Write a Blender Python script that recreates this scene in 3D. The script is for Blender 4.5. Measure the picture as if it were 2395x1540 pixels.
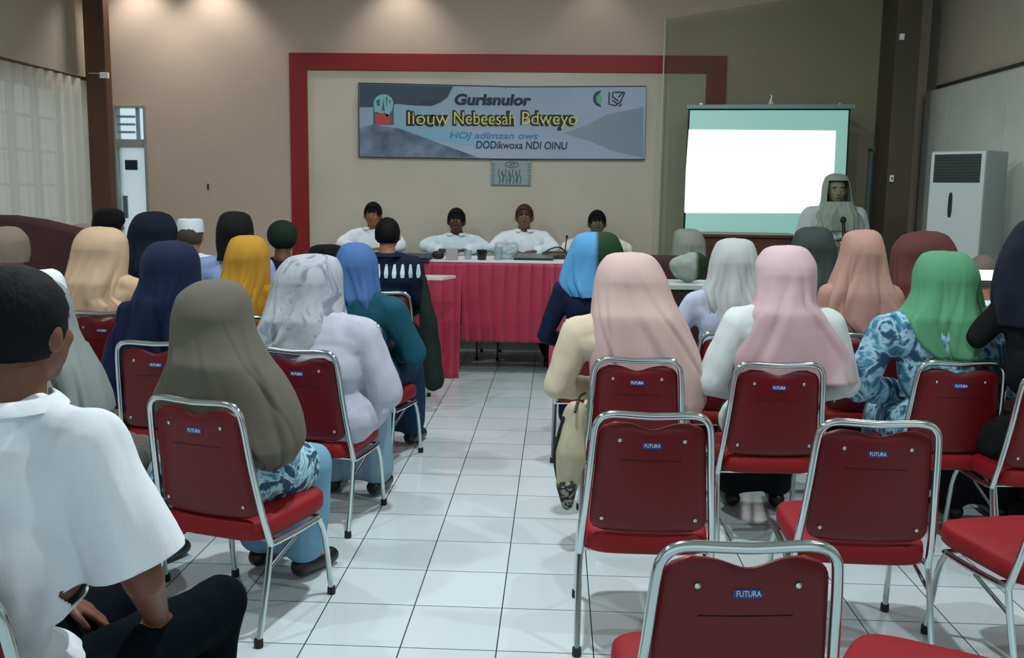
import bpy, bmesh, math, random
import numpy as np
from math import sin, cos, pi, sqrt, atan2, radians
from mathutils import Vector, Matrix, noise
for _o in list(bpy.data.objects): bpy.data.objects.remove(_o)
random.seed(4)
S = bpy.context.scene
COL = S.collection

# ---------------------------------------------------------------- camera
W, H, F = 2395., 1540., 2277.
PSI, TH, RO, EYE = 0.04476502, 0.14025597, 0.014, 1.55
CM = Matrix.Rotation(PSI, 3, 'Z') @ Matrix.Rotation(pi/2-TH, 3, 'X') @ Matrix.Rotation(RO, 3, 'Z')
cam_d = bpy.data.cameras.new('camera'); cam = bpy.data.objects.new('camera', cam_d); COL.objects.link(cam)
cam.matrix_world = Matrix.Translation((0, 0, EYE)) @ CM.to_4x4()
cam_d.sensor_fit = 'HORIZONTAL'; cam_d.sensor_width = 36; cam_d.lens = F/W*36
cam_d.clip_start = 0.05; cam_d.clip_end = 100
S.camera = cam
# ---------------------------------------------------------------- world, exposure
wd = bpy.data.worlds.new('world'); S.world = wd; wd.use_nodes = True
bg = wd.node_tree.nodes['Background']
bg.inputs[0].default_value = (0.74, 0.93, 1.0, 1); bg.inputs[1].default_value = 0.80
S.view_settings.view_transform = 'Standard'; S.view_settings.look = 'None'
S.view_settings.exposure = 0.0; S.view_settings.gamma = 1.0; S.view_settings.use_curve_mapping = False


def ray(x, y):
    return CM @ Vector(((x-W/2)/F, (H/2-y)/F, -1))
def P(x, y, Y):
    d = ray(x, y); return Vector((0, 0, EYE)) + d*(Y/d.y)
def PZ(x, y, z):
    d = ray(x, y); return Vector((0, 0, EYE)) + d*((z-EYE)/d.z)
def proj(p):
    v = CM.transposed() @ (Vector(p)-Vector((0, 0, EYE)))
    return W/2+F*v[0]/-v[2], H/2-F*v[1]/-v[2]

# ---------------------------------------------------------------- materials
def lin(c):
    if isinstance(c, str):
        c = tuple(int(c[i:i+2], 16)/255 for i in (0, 2, 4))
    return tuple((v/12.92 if v <= .04045 else ((v+.055)/1.055)**2.4) for v in c)+(1,)
MATS = {}
def mat(name, col, rough=.6, metal=0, bump=0, bscale=40, emit=0, spec=.5, var=0, vscale=6, var_col=None, sheen=0, bstretch=(1, 1, 1), coat=0):
    if name in MATS: return MATS[name]
    m = bpy.data.materials.new(name); m.use_nodes = True; nt = m.node_tree
    b = nt.nodes['Principled BSDF']; c = lin(col)
    b.inputs['Base Color'].default_value = c; b.inputs['Roughness'].default_value = rough
    b.inputs['Metallic'].default_value = metal; b.inputs['Specular IOR Level'].default_value = spec
    if coat: b.inputs['Coat Weight'].default_value = coat; b.inputs['Coat Roughness'].default_value = .15
    if sheen: b.inputs['Sheen Weight'].default_value = sheen
    tc = nt.nodes.new('ShaderNodeTexCoord')
    if emit:
        b.inputs['Emission Color'].default_value = c; b.inputs['Emission Strength'].default_value = emit
    if var:
        n = nt.nodes.new('ShaderNodeTexNoise'); n.inputs['Scale'].default_value = vscale; n.inputs['Detail'].default_value = 4
        r = nt.nodes.new('ShaderNodeValToRGB')
        v2 = lin(var_col) if var_col else tuple(v*(1-var) for v in c[:3])+(1,)
        r.color_ramp.elements[0].color = v2; r.color_ramp.elements[1].color = c
        r.color_ramp.elements[0].position = .35; r.color_ramp.elements[1].position = .65
        nt.links.new(tc.outputs['Object'], n.inputs['Vector']); nt.links.new(n.outputs['Fac'], r.inputs['Fac'])
        nt.links.new(r.outputs['Color'], b.inputs['Base Color'])
    if bump:
        mp = nt.nodes.new('ShaderNodeMapping'); mp.inputs['Scale'].default_value = bstretch
        n2 = nt.nodes.new('ShaderNodeTexNoise'); n2.inputs['Scale'].default_value = bscale; n2.inputs['Detail'].default_value = 5
        bp = nt.nodes.new('ShaderNodeBump'); bp.inputs['Strength'].default_value = bump; bp.inputs['Distance'].default_value = .02
        nt.links.new(tc.outputs['Object'], mp.inputs['Vector']); nt.links.new(mp.outputs['Vector'], n2.inputs['Vector'])
        nt.links.new(n2.outputs['Fac'], bp.inputs['Height']); nt.links.new(bp.outputs['Normal'], b.inputs['Normal'])
    MATS[name] = m; return m

def cloth(name, col, **k):
    k.setdefault('rough', .85); k.setdefault('bump', .25); k.setdefault('bscale', 14); k.setdefault('bstretch', (1, 1, .3)); k.setdefault('spec', .25)
    return mat(name, col, **k)

def batik(name, stops, scale=9, dist=2.5, lo=0., hi=1., wave=False):
    """printed cloth: several flat inks laid out by distorted noise"""
    if name in MATS: return MATS[name]
    m = bpy.data.materials.new(name); m.use_nodes = True; nt = m.node_tree; b = nt.nodes['Principled BSDF']
    b.inputs['Roughness'].default_value = .8; b.inputs['Specular IOR Level'].default_value = .25
    tc = nt.nodes.new('ShaderNodeTexCoord')
    if wave:
        n = nt.nodes.new('ShaderNodeTexWave'); n.bands_direction = 'Z'; n.inputs['Distortion'].default_value = dist*4; n.inputs['Detail'].default_value = 2
        n.inputs['Detail Scale'].default_value = .9
    else:
        n = nt.nodes.new('ShaderNodeTexNoise'); n.inputs['Distortion'].default_value = dist; n.inputs['Detail'].default_value = 3
    n.inputs['Scale'].default_value = scale
    r = nt.nodes.new('ShaderNodeValToRGB'); cr = r.color_ramp; cr.interpolation = 'EASE'
    while len(cr.elements) < len(stops): cr.elements.new(.5)
    for e, (p, c) in zip(cr.elements, stops): e.position = p; e.color = lin(c)
    nt.links.new(tc.outputs['Object'], n.inputs['Vector']); nt.links.new(n.outputs['Fac'], r.inputs['Fac']); nt.links.new(r.outputs['Color'], b.inputs['Base Color'])
    MATS[name] = m; return m

CHROME = mat('chrome', 'c9d6d6', rough=.16, metal=1)
RED = mat('red_vinyl', '690f1a', rough=.38, bump=.06, bscale=220, spec=.35, var=.12, vscale=3)
REDSEAT = mat('red_seat_fabric', '860f19', rough=.6, bump=.08, bscale=250, spec=.3)
RUBBER = mat('black_rubber', '0d0d0f', rough=.6)
DARK = mat('dark_thread', '2a0508', rough=.9)
PIPING = mat('white_print', 'e8eef0', rough=.5)
BLUEBADGE = mat('blue_badge', '1d3f86', rough=.35)
SKIN = mat('tan_skin', '9a6b50', rough=.55, bump=.05, bscale=90)
SKIN_D = mat('brown_skin', '6b4230', rough=.5, bump=.05, bscale=90)
SKIN_L = mat('light_tan_skin', 'b5866c', rough=.55, bump=.05, bscale=90)
HAIR = mat('black_hair', '0b0d10', rough=.7, spec=.15, bump=.2, bscale=120, bstretch=(1, 1, .2))
SHOE = mat('black_shoe', '101012', rough=.4)
EYEW = mat('eye_white', '9c9084', rough=.3)
EYED = mat('eye_dark', '14100e', rough=.2)
LIP = mat('lip', '7c4038', rough=.5)

# ---------------------------------------------------------------- mesh helpers
def mk(name, verts, faces, m=None, parent=None, smooth=True):
    me = bpy.data.meshes.new(name); me.from_pydata([tuple(v) for v in verts], [], faces); me.update()
    if smooth: me.polygons.foreach_set('use_smooth', [True]*len(me.polygons))
    if m: me.materials.append(m)
    o = bpy.data.objects.new(name, me); COL.objects.link(o)
    if parent is not None: o.parent = parent
    return o

class MB:
    def __init__(s): s.v = []; s.f = []
    def add(s, v, f):
        n = len(s.v); s.v += [Vector(p) for p in v]; s.f += [tuple(i+n for i in q) for q in f]; return s
    def box(s, x0, x1, y0, y1, z0, z1, M=None):
        v = [Vector((x, y, z)) for z in (z0, z1) for y in (y0, y1) for x in (x0, x1)]
        if M: v = [M @ p for p in v]
        return s.add(v, [(0, 2, 3, 1), (4, 5, 7, 6), (0, 1, 5, 4), (2, 6, 7, 3), (0, 4, 6, 2), (1, 3, 7, 5)])
    def tube(s, pts, r, n=10, sm=0, closed=False):
        pts = [Vector(p) for p in pts]
        if sm: pts = catmull(pts, sm)
        rs = r if isinstance(r, (list, tuple)) else [r]*len(pts)
        if len(rs) != len(pts): rs = list(np.interp(np.linspace(0, 1, len(pts)), np.linspace(0, 1, len(rs)), rs))
        rings = []; up = None
        for i, p in enumerate(pts):
            t = (pts[min(i+1, len(pts)-1)]-pts[max(i-1, 0)]).normalized()
            if up is None: up = t.orthogonal().normalized()
            up = (up-t*up.dot(t)).normalized(); sd = t.cross(up)
            rings.append([p+(up*cos(a)+sd*sin(a))*rs[i] for a in np.linspace(0, 2*pi, n, endpoint=False)])
        v = [q for R_ in rings for q in R_]; f = []
        for i in range(len(rings)-1):
            for j in range(n):
                k = (j+1) % n; f.append((i*n+j, i*n+k, (i+1)*n+k, (i+1)*n+j))
        f.append(tuple(range(n))[::-1]); f.append(tuple((len(rings)-1)*n+j for j in range(n)))
        return s.add(v, f)
    def lathe(s, prof, c, n=24, M=None):
        v = []; f = []
        for (r, z) in prof:
            for j in range(n):
                a = 2*pi*j/n; v.append(Vector((r*cos(a), r*sin(a), z)))
        for i in range(len(prof)-1):
            for j in range(n):
                k = (j+1) % n; f.append((i*n+j, i*n+k, (i+1)*n+k, (i+1)*n+j))
        f.append(tuple(range(n))[::-1]); f.append(tuple((len(prof)-1)*n+j for j in range(n)))
        c = Vector(c); v = [(M @ p if M else p)+c for p in v]
        return s.add(v, f)
    def sq(s, c, a, e1=.4, e2=.4, nu=32, nv=16, M=None):
        """superquadric pad"""
        def pw(x, e): return (1 if x >= 0 else -1)*abs(x)**e
        v = []; f = []
        for i in range(nv+1):
            p = -pi/2+pi*i/nv
            for j in range(nu):
                t = 2*pi*j/nu
                q = Vector((a[0]*pw(cos(p), e1)*pw(cos(t), e2), a[1]*pw(cos(p), e1)*pw(sin(t), e2), a[2]*pw(sin(p), e1)))
                v.append((M @ q if M else q)+Vector(c))
        for i in range(nv):
            for j in range(nu):
                k = (j+1) % nu; f.append((i*nu+j, i*nu+k, (i+1)*nu+k, (i+1)*nu+j))
        return s.add(v, f)
    def prism(s, poly, d):
        """planar polygon (3D pts, ordered) extruded by vector d"""
        n = len(poly); d = Vector(d); v = [Vector(p) for p in poly]+[Vector(p)+d for p in poly]
        f = [tuple(range(n))[::-1], tuple(range(n, 2*n))]+[(i, (i+1) % n, n+(i+1) % n, n+i) for i in range(n)]
        return s.add(v, f)
    def obj(s, name, m, parent=None, smooth=True, loc=None, bevel=0):
        o = mk(name, s.v, s.f, m, parent, smooth)
        bm = bmesh.new(); bm.from_mesh(o.data); bmesh.ops.recalc_face_normals(bm, faces=bm.faces); bm.to_mesh(o.data); bm.free()
        if smooth and hasattr(o.data, 'set_sharp_from_angle'): o.data.set_sharp_from_angle(angle=radians(40))
        if bevel:
            b = o.modifiers.new('bevel', 'BEVEL'); b.width = bevel; b.segments = 2; b.limit_method = 'ANGLE'
        if loc is not None: o.location = loc
        return o

def catmull(p, k):
    p = [Vector(q) for q in p]; out = []
    for i in range(len(p)-1):
        a = p[max(i-1, 0)]; b = p[i]; c = p[i+1]; d = p[min(i+2, len(p)-1)]
        for j in range(k):
            t = j/k; out.append(.5*((2*b)+(c-a)*t+(2*a-5*b+4*c-d)*t*t+(3*b-a-3*c+d)*t**3))
    out.append(p[-1]); return out

def tag(o, label=None, cat=None, group=None, kind=None):
    if label: o['label'] = label
    if cat: o['category'] = cat
    if group: o['group'] = group
    if kind: o['kind'] = kind
    return o
def empty(name, loc, rz=0, **k):
    o = bpy.data.objects.new(name, None); COL.objects.link(o); o.location = loc; o.rotation_euler = (0, 0, rz); o.empty_display_size = .1
    return tag(o, **k)
def struct(o, label=None): return tag(o, label=label, kind='structure')
def solid(name, boxes, m, loc=(0, 0, 0), bevel=0, parent=None):
    b = MB()
    for q in boxes: b.box(*q)
    return b.obj(name, m, parent, smooth=False, loc=loc, bevel=bevel)
def text_mesh(name, s, size, m, parent, M, width=None, shear=0, offset=0, depth=.0006):
    cu = bpy.data.curves.new(name, 'FONT'); cu.body = s; cu.size = size; cu.extrude = depth; cu.offset = offset; cu.shear = shear
    cu.align_x = 'LEFT'; cu.align_y = 'BOTTOM_BASELINE'
    t = bpy.data.objects.new('tmp', cu); COL.objects.link(t)
    bpy.context.view_layer.update()
    me = bpy.data.meshes.new_from_object(t.evaluated_get(bpy.context.evaluated_depsgraph_get()))
    bpy.data.objects.remove(t)
    n = len(me.vertices); co = np.zeros(n*3); me.vertices.foreach_get('co', co); co = co.reshape(-1, 3)
    if width: co[:, 0] *= width/max(1e-6, co[:, 0].max()-co[:, 0].min())
    v = [M @ Vector(p) for p in co]
    for i, q in enumerate(v): me.vertices[i].co = q
    me.materials.clear(); me.materials.append(m)
    o = bpy.data.objects.new(name, me); COL.objects.link(o); o.parent = parent; return o

# ================================================================ ROOM
XL, XR, YB, ZC = -4.54, 3.42, 9.49, 3.78
YF = -2.6

def wall_mat(name, col, col2):
    return mat(name, col, rough=.9, var=.3, vscale=.7, var_col=col2, bump=.05, bscale=60, spec=.2)
WALL = wall_mat('wall_paint', 'c4afa1', 'b9a999')
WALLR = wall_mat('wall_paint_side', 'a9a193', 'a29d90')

# floor tiles
def floor_mat():
    m = bpy.data.materials.new('glazed_white_tiles'); m.use_nodes = True; nt = m.node_tree; b = nt.nodes['Principled BSDF']
    L = nt.links.new; N = nt.nodes.new
    g = N('ShaderNodeNewGeometry'); sp = N('ShaderNodeSeparateXYZ'); L(g.outputs['Position'], sp.inputs[0])
    def mt(op, a, bb):
        n = N('ShaderNodeMath'); n.operation = op
        for i, v in enumerate((a, bb)):
            if v is None: continue
            if isinstance(v, (int, float)): n.inputs[i].default_value = v
            else: L(v, n.inputs[i])
        return n.outputs[0]
    def axis(o, size, off, hw):
        u = mt('DIVIDE', mt('SUBTRACT', o, off), size); fr = mt('FRACT', u, None)
        d = mt('MINIMUM', fr, mt('SUBTRACT', 1.0, fr))
        return mt('LESS_THAN', mt('MULTIPLY', d, size), hw), mt('FLOOR', u, None)
    gx, ix = axis(sp.outputs[0], .33, -.178, .0022); gy, iy = axis(sp.outputs[1], .343, 3.125, .0022)
    gr = mt('MAXIMUM', gx, gy)
    cb = N('ShaderNodeCombineXYZ'); L(ix, cb.inputs[0]); L(iy, cb.inputs[1])
    wn = N('ShaderNodeTexWhiteNoise'); wn.noise_dimensions = '3D'; L(cb.outputs[0], wn.inputs['Vector'])
    r = N('ShaderNodeValToRGB'); r.color_ramp.elements[0].color = lin('c2d0d3'); r.color_ramp.elements[1].color = lin('cedbdd'); L(wn.outputs['Value'], r.inputs['Fac'])
    mx = N('ShaderNodeMix'); mx.data_type = 'RGBA'; L(gr, mx.inputs['Factor']); L(r.outputs['Color'], mx.inputs[6]); mx.inputs[7].default_value = lin('1f2a2c')
    L(mx.outputs[2], b.inputs['Base Color'])
    rr = N('ShaderNodeMapRange'); L(gr, rr.inputs[0]); rr.inputs[3].default_value = .13; rr.inputs[4].default_value = .8
    L(rr.outputs[0], b.inputs['Roughness'])
    n2 = N('ShaderNodeTexNoise'); n2.inputs['Scale'].default_value = 3; bp = N('ShaderNodeBump'); bp.inputs['Strength'].default_value = .04; bp.inputs['Distance'].default_value = .05
    L(g.outputs['Position'], n2.inputs['Vector']); L(n2.outputs['Fac'], bp.inputs['Height']); L(bp.outputs['Normal'], b.inputs['Normal'])
    return m
struct(solid('floor', [(XL-.3, XR+.3, YF, YB+.3, -.1, 0)], floor_mat()))
struct(solid('ceiling', [(XL-.3, XR+.3, YF, YB+.3, ZC, ZC+.1)], mat('ceiling_paint', 'c9c4ba', rough=.9)))
# back wall with a doorway at its left end
dx0, dx1 = P(276, 400, YB).x, P(341, 400, YB).x
dzt = P(308, 252, YB).z
struct(solid('wall_back', [(XL-.3, dx0-.05, YB, YB+.09, 0, ZC), (dx1+.02, XR+.3, YB, YB+.09, 0, ZC), (dx0-.05, dx1+.02, YB, YB+.09, dzt+.02, ZC)], WALL))
# left wall with a wide window behind the curtain
wy0, wy1, wz0, wz1 = 1.2, 9.3, .5, 2.46
struct(solid('wall_left', [(XL-.2, XL, YF, wy0, 0, ZC), (XL-.2, XL, wy1, YB, 0, ZC), (XL-.2, XL, wy0, wy1, 0, wz0), (XL-.2, XL, wy0, wy1, wz1, ZC)], WALLR))
fr = MB()
fr.box(XL-.14, XL-.08, wy0, wy1, wz0, wz0+.05).box(XL-.14, XL-.08, wy0, wy1, wz1-.05, wz1)
for z in (.95, 1.25, 1.55, 1.85, 2.15): fr.box(XL-.13, XL-.09, wy0, wy1, z-.012, z+.012)
y = wy0
while y < wy1+.01: fr.box(XL-.14, XL-.08, y-.02, y+.02, wz0, wz1); y += .39
struct(fr.obj('window_1', mat('dark_window_bars', '4a4640', rough=.5), smooth=False))
struct(solid('wall_right', [(XR, XR+.2, YF, YB, 0, ZC)], WALLR))
BASE = mat('grey_baseboard', 'a9b4b0', rough=.35)
struct(solid('baseboard_back', [(dx1, XR, YB-.015, YB, 0, .1)], BASE))
struct(solid('baseboard_left', [(XL, XL+.015, YF, YB, 0, .1)], BASE))
struct(solid('baseboard_right', [(XR-.015, XR, YF, YB, 0, .1)], BASE))

# curtain on the left wall
def sheet(name, pts2, z0f, z1f, amp, waves, nz, m, parent=None, thick=.004, axis='x'):
    v = []; f = []; n = len(pts2)
    for i in range(nz+1):
        t = i/nz
        for j, (X, Y) in enumerate(pts2):
            z0 = z0f(j/(n-1)); z1 = z1f(j/(n-1)); z = z0+(z1-z0)*t
            a = amp*(sin(j/(n-1)*waves*2*pi)+.5*noise.noise((j*.13, t*1.5, 3)))*(1.15-.35*t)
            v.append((X+(a if axis == 'x' else 0), Y+(a if axis == 'y' else 0), z))
    for i in range(nz):
        for j in range(n-1): f.append((i*n+j, i*n+j+1, (i+1)*n+j+1, (i+1)*n+j))
    o = mk(name, v, f, m, parent)
    s = o.modifiers.new('solid', 'SOLIDIFY'); s.thickness = thick; s.offset = 0
    return o
def curtain_mat():
    m = bpy.data.materials.new('sheer_cream_curtain'); m.use_nodes = True; nt = m.node_tree
    b = nt.nodes['Principled BSDF']; b.inputs['Base Color'].default_value = lin('cfcac0'); b.inputs['Roughness'].default_value = .9
    tr = nt.nodes.new('ShaderNodeBsdfTranslucent'); tr.inputs[0].default_value = lin('f4efe6')
    tp = nt.nodes.new('ShaderNodeBsdfTransparent'); tp.inputs[0].default_value = (1, 1, 1, 1)
    m1 = nt.nodes.new('ShaderNodeMixShader'); m1.inputs[0].default_value = .65
    m2 = nt.nodes.new('ShaderNodeMixShader'); m2.inputs[0].default_value = .26
    L = nt.links.new; L(b.outputs[0], m1.inputs[1]); L(tr.outputs[0], m1.inputs[2]); L(m1.outputs[0], m2.inputs[1]); L(tp.outputs[0], m2.inputs[2])
    L(m2.outputs[0], nt.nodes['Material Output'].inputs[0]); return m
CURT = curtain_mat()
n = 420
cr = tag(sheet('curtain', [(XL+.12, 3.0+i*(9.25-3.0)/n) for i in range(n+1)], lambda u: .25, lambda u: 2.50+.03*abs(sin(u*9)), .022, 38, 10, CURT),
         'long sheer cream curtain with vertical folds on the left wall', 'curtain')
rl = tag(MB().tube([(XL+.12, 2.9, 2.54), (XL+.12, 9.27, 2.54)], .012).box(XL, XL+.12, 3.0, 3.02, 2.53, 2.55).box(XL, XL+.12, 9.2, 9.22, 2.53, 2.55).obj('curtain_rail', mat('brown_rail', '4a332a', rough=.5)),
         'thin brown rail carrying the cream curtain on the left wall', 'curtain rail')

# pillars
BROWN = mat('brown_pillar_paint', '5a3a28', rough=.55, var=.25, vscale=1.2)
OLIVE = mat('olive_brown_pillar_paint', '514a3c', rough=.55, var=.2, vscale=1.2)
pa, pb = P(203, 250, 9.1).x, P(264, 250, 9.22).x
struct(solid('trim_1', [(pa, pb, 9.1, 9.22, 0, ZC)], BROWN, bevel=.005), 'dark brown square pillar beside the doorway at the left')
pc, pd = P(2086, 250, 9.05).x, P(2142, 250, 9.05).x
struct(solid('trim_2', [(pc, pd, 9.05, YB, 0, ZC)], OLIVE, bevel=.005), 'dark olive brown square pillar between the screen and the right wall')

# red frame painted board
Yf = YB-.03
def rect_frame(a, b, c, d, Yp, thick, name, m):
    pass
fx0, fz1 = P(679, 330, Yf).x, P(1190, 127, Yf).z
fx1 = P(1698, 200, Yf).x; ix0 = P(720, 330, Yf).x; ix1 = P(1652, 200, Yf).x; iz1 = P(1190, 168, Yf).z
struct(solid('trim_3', [(fx0, ix0, Yf, YB, .0, fz1), (ix1, fx1, Yf, YB, .0, fz1), (ix0, ix1, Yf, YB, iz1, fz1)], mat('red_frame_paint', '8a0608', rough=.55, var=.12, vscale=1.5), bevel=.003),
       'wide red frame moulding around the backdrop of the front wall')
struct(solid('trim_4', [(ix0, ix1, YB-.012, YB, .1, iz1)], mat('backdrop_paint', 'cdc5b8', rough=.9, var=.2, vscale=.8, var_col='c0b9ab')), 'pale panel inside the red frame')

# doorway left
GREY = mat('grey_door_frame', '8f9490', rough=.5)
WHITEP = mat('white_door_paint', 'e9f1f3', rough=.5)
dt = P(308, 326, YB).z; db = P(308, 345, YB).z
struct(solid('door_1', [(dx0-.05, dx0, YB-.02, YB+.1, 0, dzt+.02), (dx1, dx1+.02, YB-.02, YB+.1, 0, dzt+.02), (dx0, dx1, YB-.02, YB+.1, dzt, dzt+.02), (dx0, dx1, YB-.01, YB+.07, db, dt)], GREY), 'grey frame of the bright doorway beside the brown pillar')
lx = P(290, 440, YB+.1).x
def frosted(name, col):
    m = bpy.data.materials.new(name); m.use_nodes = True; nt = m.node_tree; L = nt.links.new
    b = nt.nodes['Principled BSDF']; b.inputs['Base Color'].default_value = lin(col)
    tr = nt.nodes.new('ShaderNodeBsdfTranslucent'); tr.inputs[0].default_value = (.97, 1, 1, 1); tp = nt.nodes.new('ShaderNodeBsdfTransparent')
    m1 = nt.nodes.new('ShaderNodeMixShader'); m1.inputs[0].default_value = .6; m2 = nt.nodes.new('ShaderNodeMixShader'); m2.inputs[0].default_value = .45
    L(b.outputs[0], m1.inputs[1]); L(tr.outputs[0], m1.inputs[2]); L(m1.outputs[0], m2.inputs[1]); L(tp.outputs[0], m2.inputs[2]); L(m2.outputs[0], nt.nodes['Material Output'].inputs[0]); return m
WHITEP = frosted('frosted_white_glass', 'e9f1f3')
dd = solid('door_leaf', [(lx-.015, dx1-.01, YB+.05, YB+.056, 0.02, db)], WHITEP, parent=bpy.data.objects['door_1'])
dd['label'] = 'bright white door leaf'
dp = solid('door_pane', [(P(299, 385, YB+.1).x, P(327, 385, YB+.1).x, YB+.035, YB+.052, P(310, 398, YB+.1).z, P(310, 375, YB+.1).z)], mat('dark_door_glass', '2c3f44', rough=.2), parent=dd)
dp['label'] = 'small dark pane in the door leaf'
hd = solid('door_lock', [(P(295, 480, YB+.1).x, P(305, 480, YB+.1).x, YB+.03, YB+.05, P(300, 510, YB+.1).z, P(300, 458, YB+.1).z)], mat('grey_lock', '7e8f96', rough=.3, metal=.6), parent=dd)
lv = MB()
for yy in (272, 290, 308): 
    a = P(277, yy, YB+.12); b_ = P(322, yy+4, YB+.12); lv.box(a.x, b_.x, YB+.06, YB+.07, b_.z-.004, a.z+.004)
lv.box(P(324, 290, YB+.1).x, P(331, 290, YB+.1).x, YB+.04, YB+.07, dt, dzt)
struct(lv.obj('window_2', mat('slate_louvres', 'a3bfce', rough=.5), smooth=False), 'louvred fanlight over the bright doorway')
# narrow door at right of the screen
ex0, ex1 = P(2034, 420, YB).x, P(2082, 420, YB).x
e = struct(solid('door_2', [(ex0, ex1, YB-.03, YB, .02, P(2060, 355, YB).z)], mat('teal_grey_door', '4f6664', rough=.3, var=.2), bevel=.004), 'narrow teal grey door beside the olive pillar')
solid('door_frame', [(ex0-.03, ex0, YB-.045, YB, 0, P(2060, 350, YB).z), (ex0-.03, ex1+.03, YB-.045, YB, P(2060, 355, YB).z, P(2060, 345, YB).z)], mat('pale_green_frame', '8ba197', rough=.5), parent=e)
w3 = struct(solid('window_3', [(ex0+.03, ex1, YB-.03, YB, P(2060, 343, YB).z, P(2060, 272, YB).z)], mat('dim_glass', '4b5b60', rough=.15)), 'dim fanlight above the narrow teal grey door')
solid('window_frame', [(ex0+.03, ex1, YB-.05, YB, P(2060, 272, YB).z, P(2060, 266, YB).z)], mat('bright_trim', 'c8dada', rough=.4), parent=w3)

# partition on the right wall
PART = mat('grey_white_partition', 'c2c6be', rough=.5, var=.15, vscale=1.5)
pm = tag(MB().obj('wall_partition', PART), 'tall grey white folding partition panels along the right wall', 'partition')
pmb = MB()
y = 2.2
while y < 9.0:
    w = .55; pmb.box(XR-.06, XR-.02, y+.005, y+w-.005, .02, 2.51); y += w
    if y > 9.0: break
bpy.data.objects.remove(pm)
pm = tag(pmb.obj('wall_partition', PART, smooth=False, bevel=.003), 'tall grey white folding partition panels along the right wall', 'partition')
solid('top_rail', [(XR-.075, XR-.01, 2.1, 9.05, 2.51, 2.535)], mat('dark_rail', '2a2a26', rough=.4), parent=pm)

# clear sheet whose tint paints greenish screen light onto the front wall's right part
def glass_mat(name, col, fac, tint):
    m = bpy.data.materials.new(name); m.use_nodes = True; nt = m.node_tree; L = nt.links.new
    b = nt.nodes['Principled BSDF']; b.inputs['Base Color'].default_value = lin(col); b.inputs['Roughness'].default_value = .25
    tp = nt.nodes.new('ShaderNodeBsdfTransparent'); tp.inputs[0].default_value = lin(tint)
    mx = nt.nodes.new('ShaderNodeMixShader'); mx.inputs[0].default_value = fac
    L(b.outputs[0], mx.inputs[1]); L(tp.outputs[0], mx.inputs[2]); L(mx.outputs[0], nt.nodes['Material Output'].inputs[0]); return m
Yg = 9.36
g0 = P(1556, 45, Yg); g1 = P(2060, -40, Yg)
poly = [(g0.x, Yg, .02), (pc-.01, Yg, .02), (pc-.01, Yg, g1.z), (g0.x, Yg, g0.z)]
gp = MB().prism(poly, (0, .008, 0)).obj('light_tint_pane', glass_mat('green_light_tint', '8e9590', .94, 'f0f3ee'), smooth=False)
tag(gp, 'clear panel with painted-in green light before the front wall, behind the projection screen', 'tint panel')
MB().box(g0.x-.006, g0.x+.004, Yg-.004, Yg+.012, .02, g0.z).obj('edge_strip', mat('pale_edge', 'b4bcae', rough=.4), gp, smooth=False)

# ================================================================ LAMPS
LAMPW = mat('lit_lamp', 'fff4e2', rough=.5, emit=6)
def downlight(x, y, power, size, spot=None, label='', group='ceiling downlights', col=(1, .95, .87)):
    e = empty('downlight', (x, y, ZC), label=label, cat='ceiling lamp', group=group)
    MB().lathe([(.09, -.001), (.10, -.012), (.085, -.02), (.07, -.006)], (0, 0, 0)).obj('ring', CHROME, e)
    MB().lathe([(.068, -.004), (.068, -.007)], (0, 0, 0)).obj('lens', LAMPW, e)
    if spot:
        l = bpy.data.lights.new('lamp', 'SPOT'); l.spot_size = radians(spot); l.spot_blend = .7; l.shadow_soft_size = .06
    else:
        l = bpy.data.lights.new('lamp', 'AREA'); l.shape = 'DISK'; l.size = size
    l.energy = power; l.color = col
    o = bpy.data.objects.new('lamp', l); COL.objects.link(o); o.parent = e; o.location = (0, 0, -.03)
    return e
for (px, w, nm) in ((300, 55, 'left of the doorway scallop'), (480, 55, 'second from the left pillar'), (930, 34, 'over the red frame'), (1400, 7, 'over the right end of the banner')):
    q = P(px, 20, 9.22)
    downlight(q.x, 9.2, w, .1, 100, 'small recessed ceiling lamp by the front wall, %s' % nm)
for (x, y, w) in ((-2.8, 2.0, 40), (-.25, 3.2, 78), (2.3, 2.0, 45), (-2.6, 5.2, 36), (-.1, 6.4, 46), (2.2, 5.2, 24)):  # unseen ceiling lamps added as fill; the near aisle one also pools on the floor
    downlight(x, y, w, .14, None, 'round unseen ceiling lamp over the seats %s' % ('at the left' if x < -1 else 'at the right' if x > 1 else 'and the aisle')+(' near the back' if y < 4 else ' near the front'), col=(.9, .97, 1))

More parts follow.
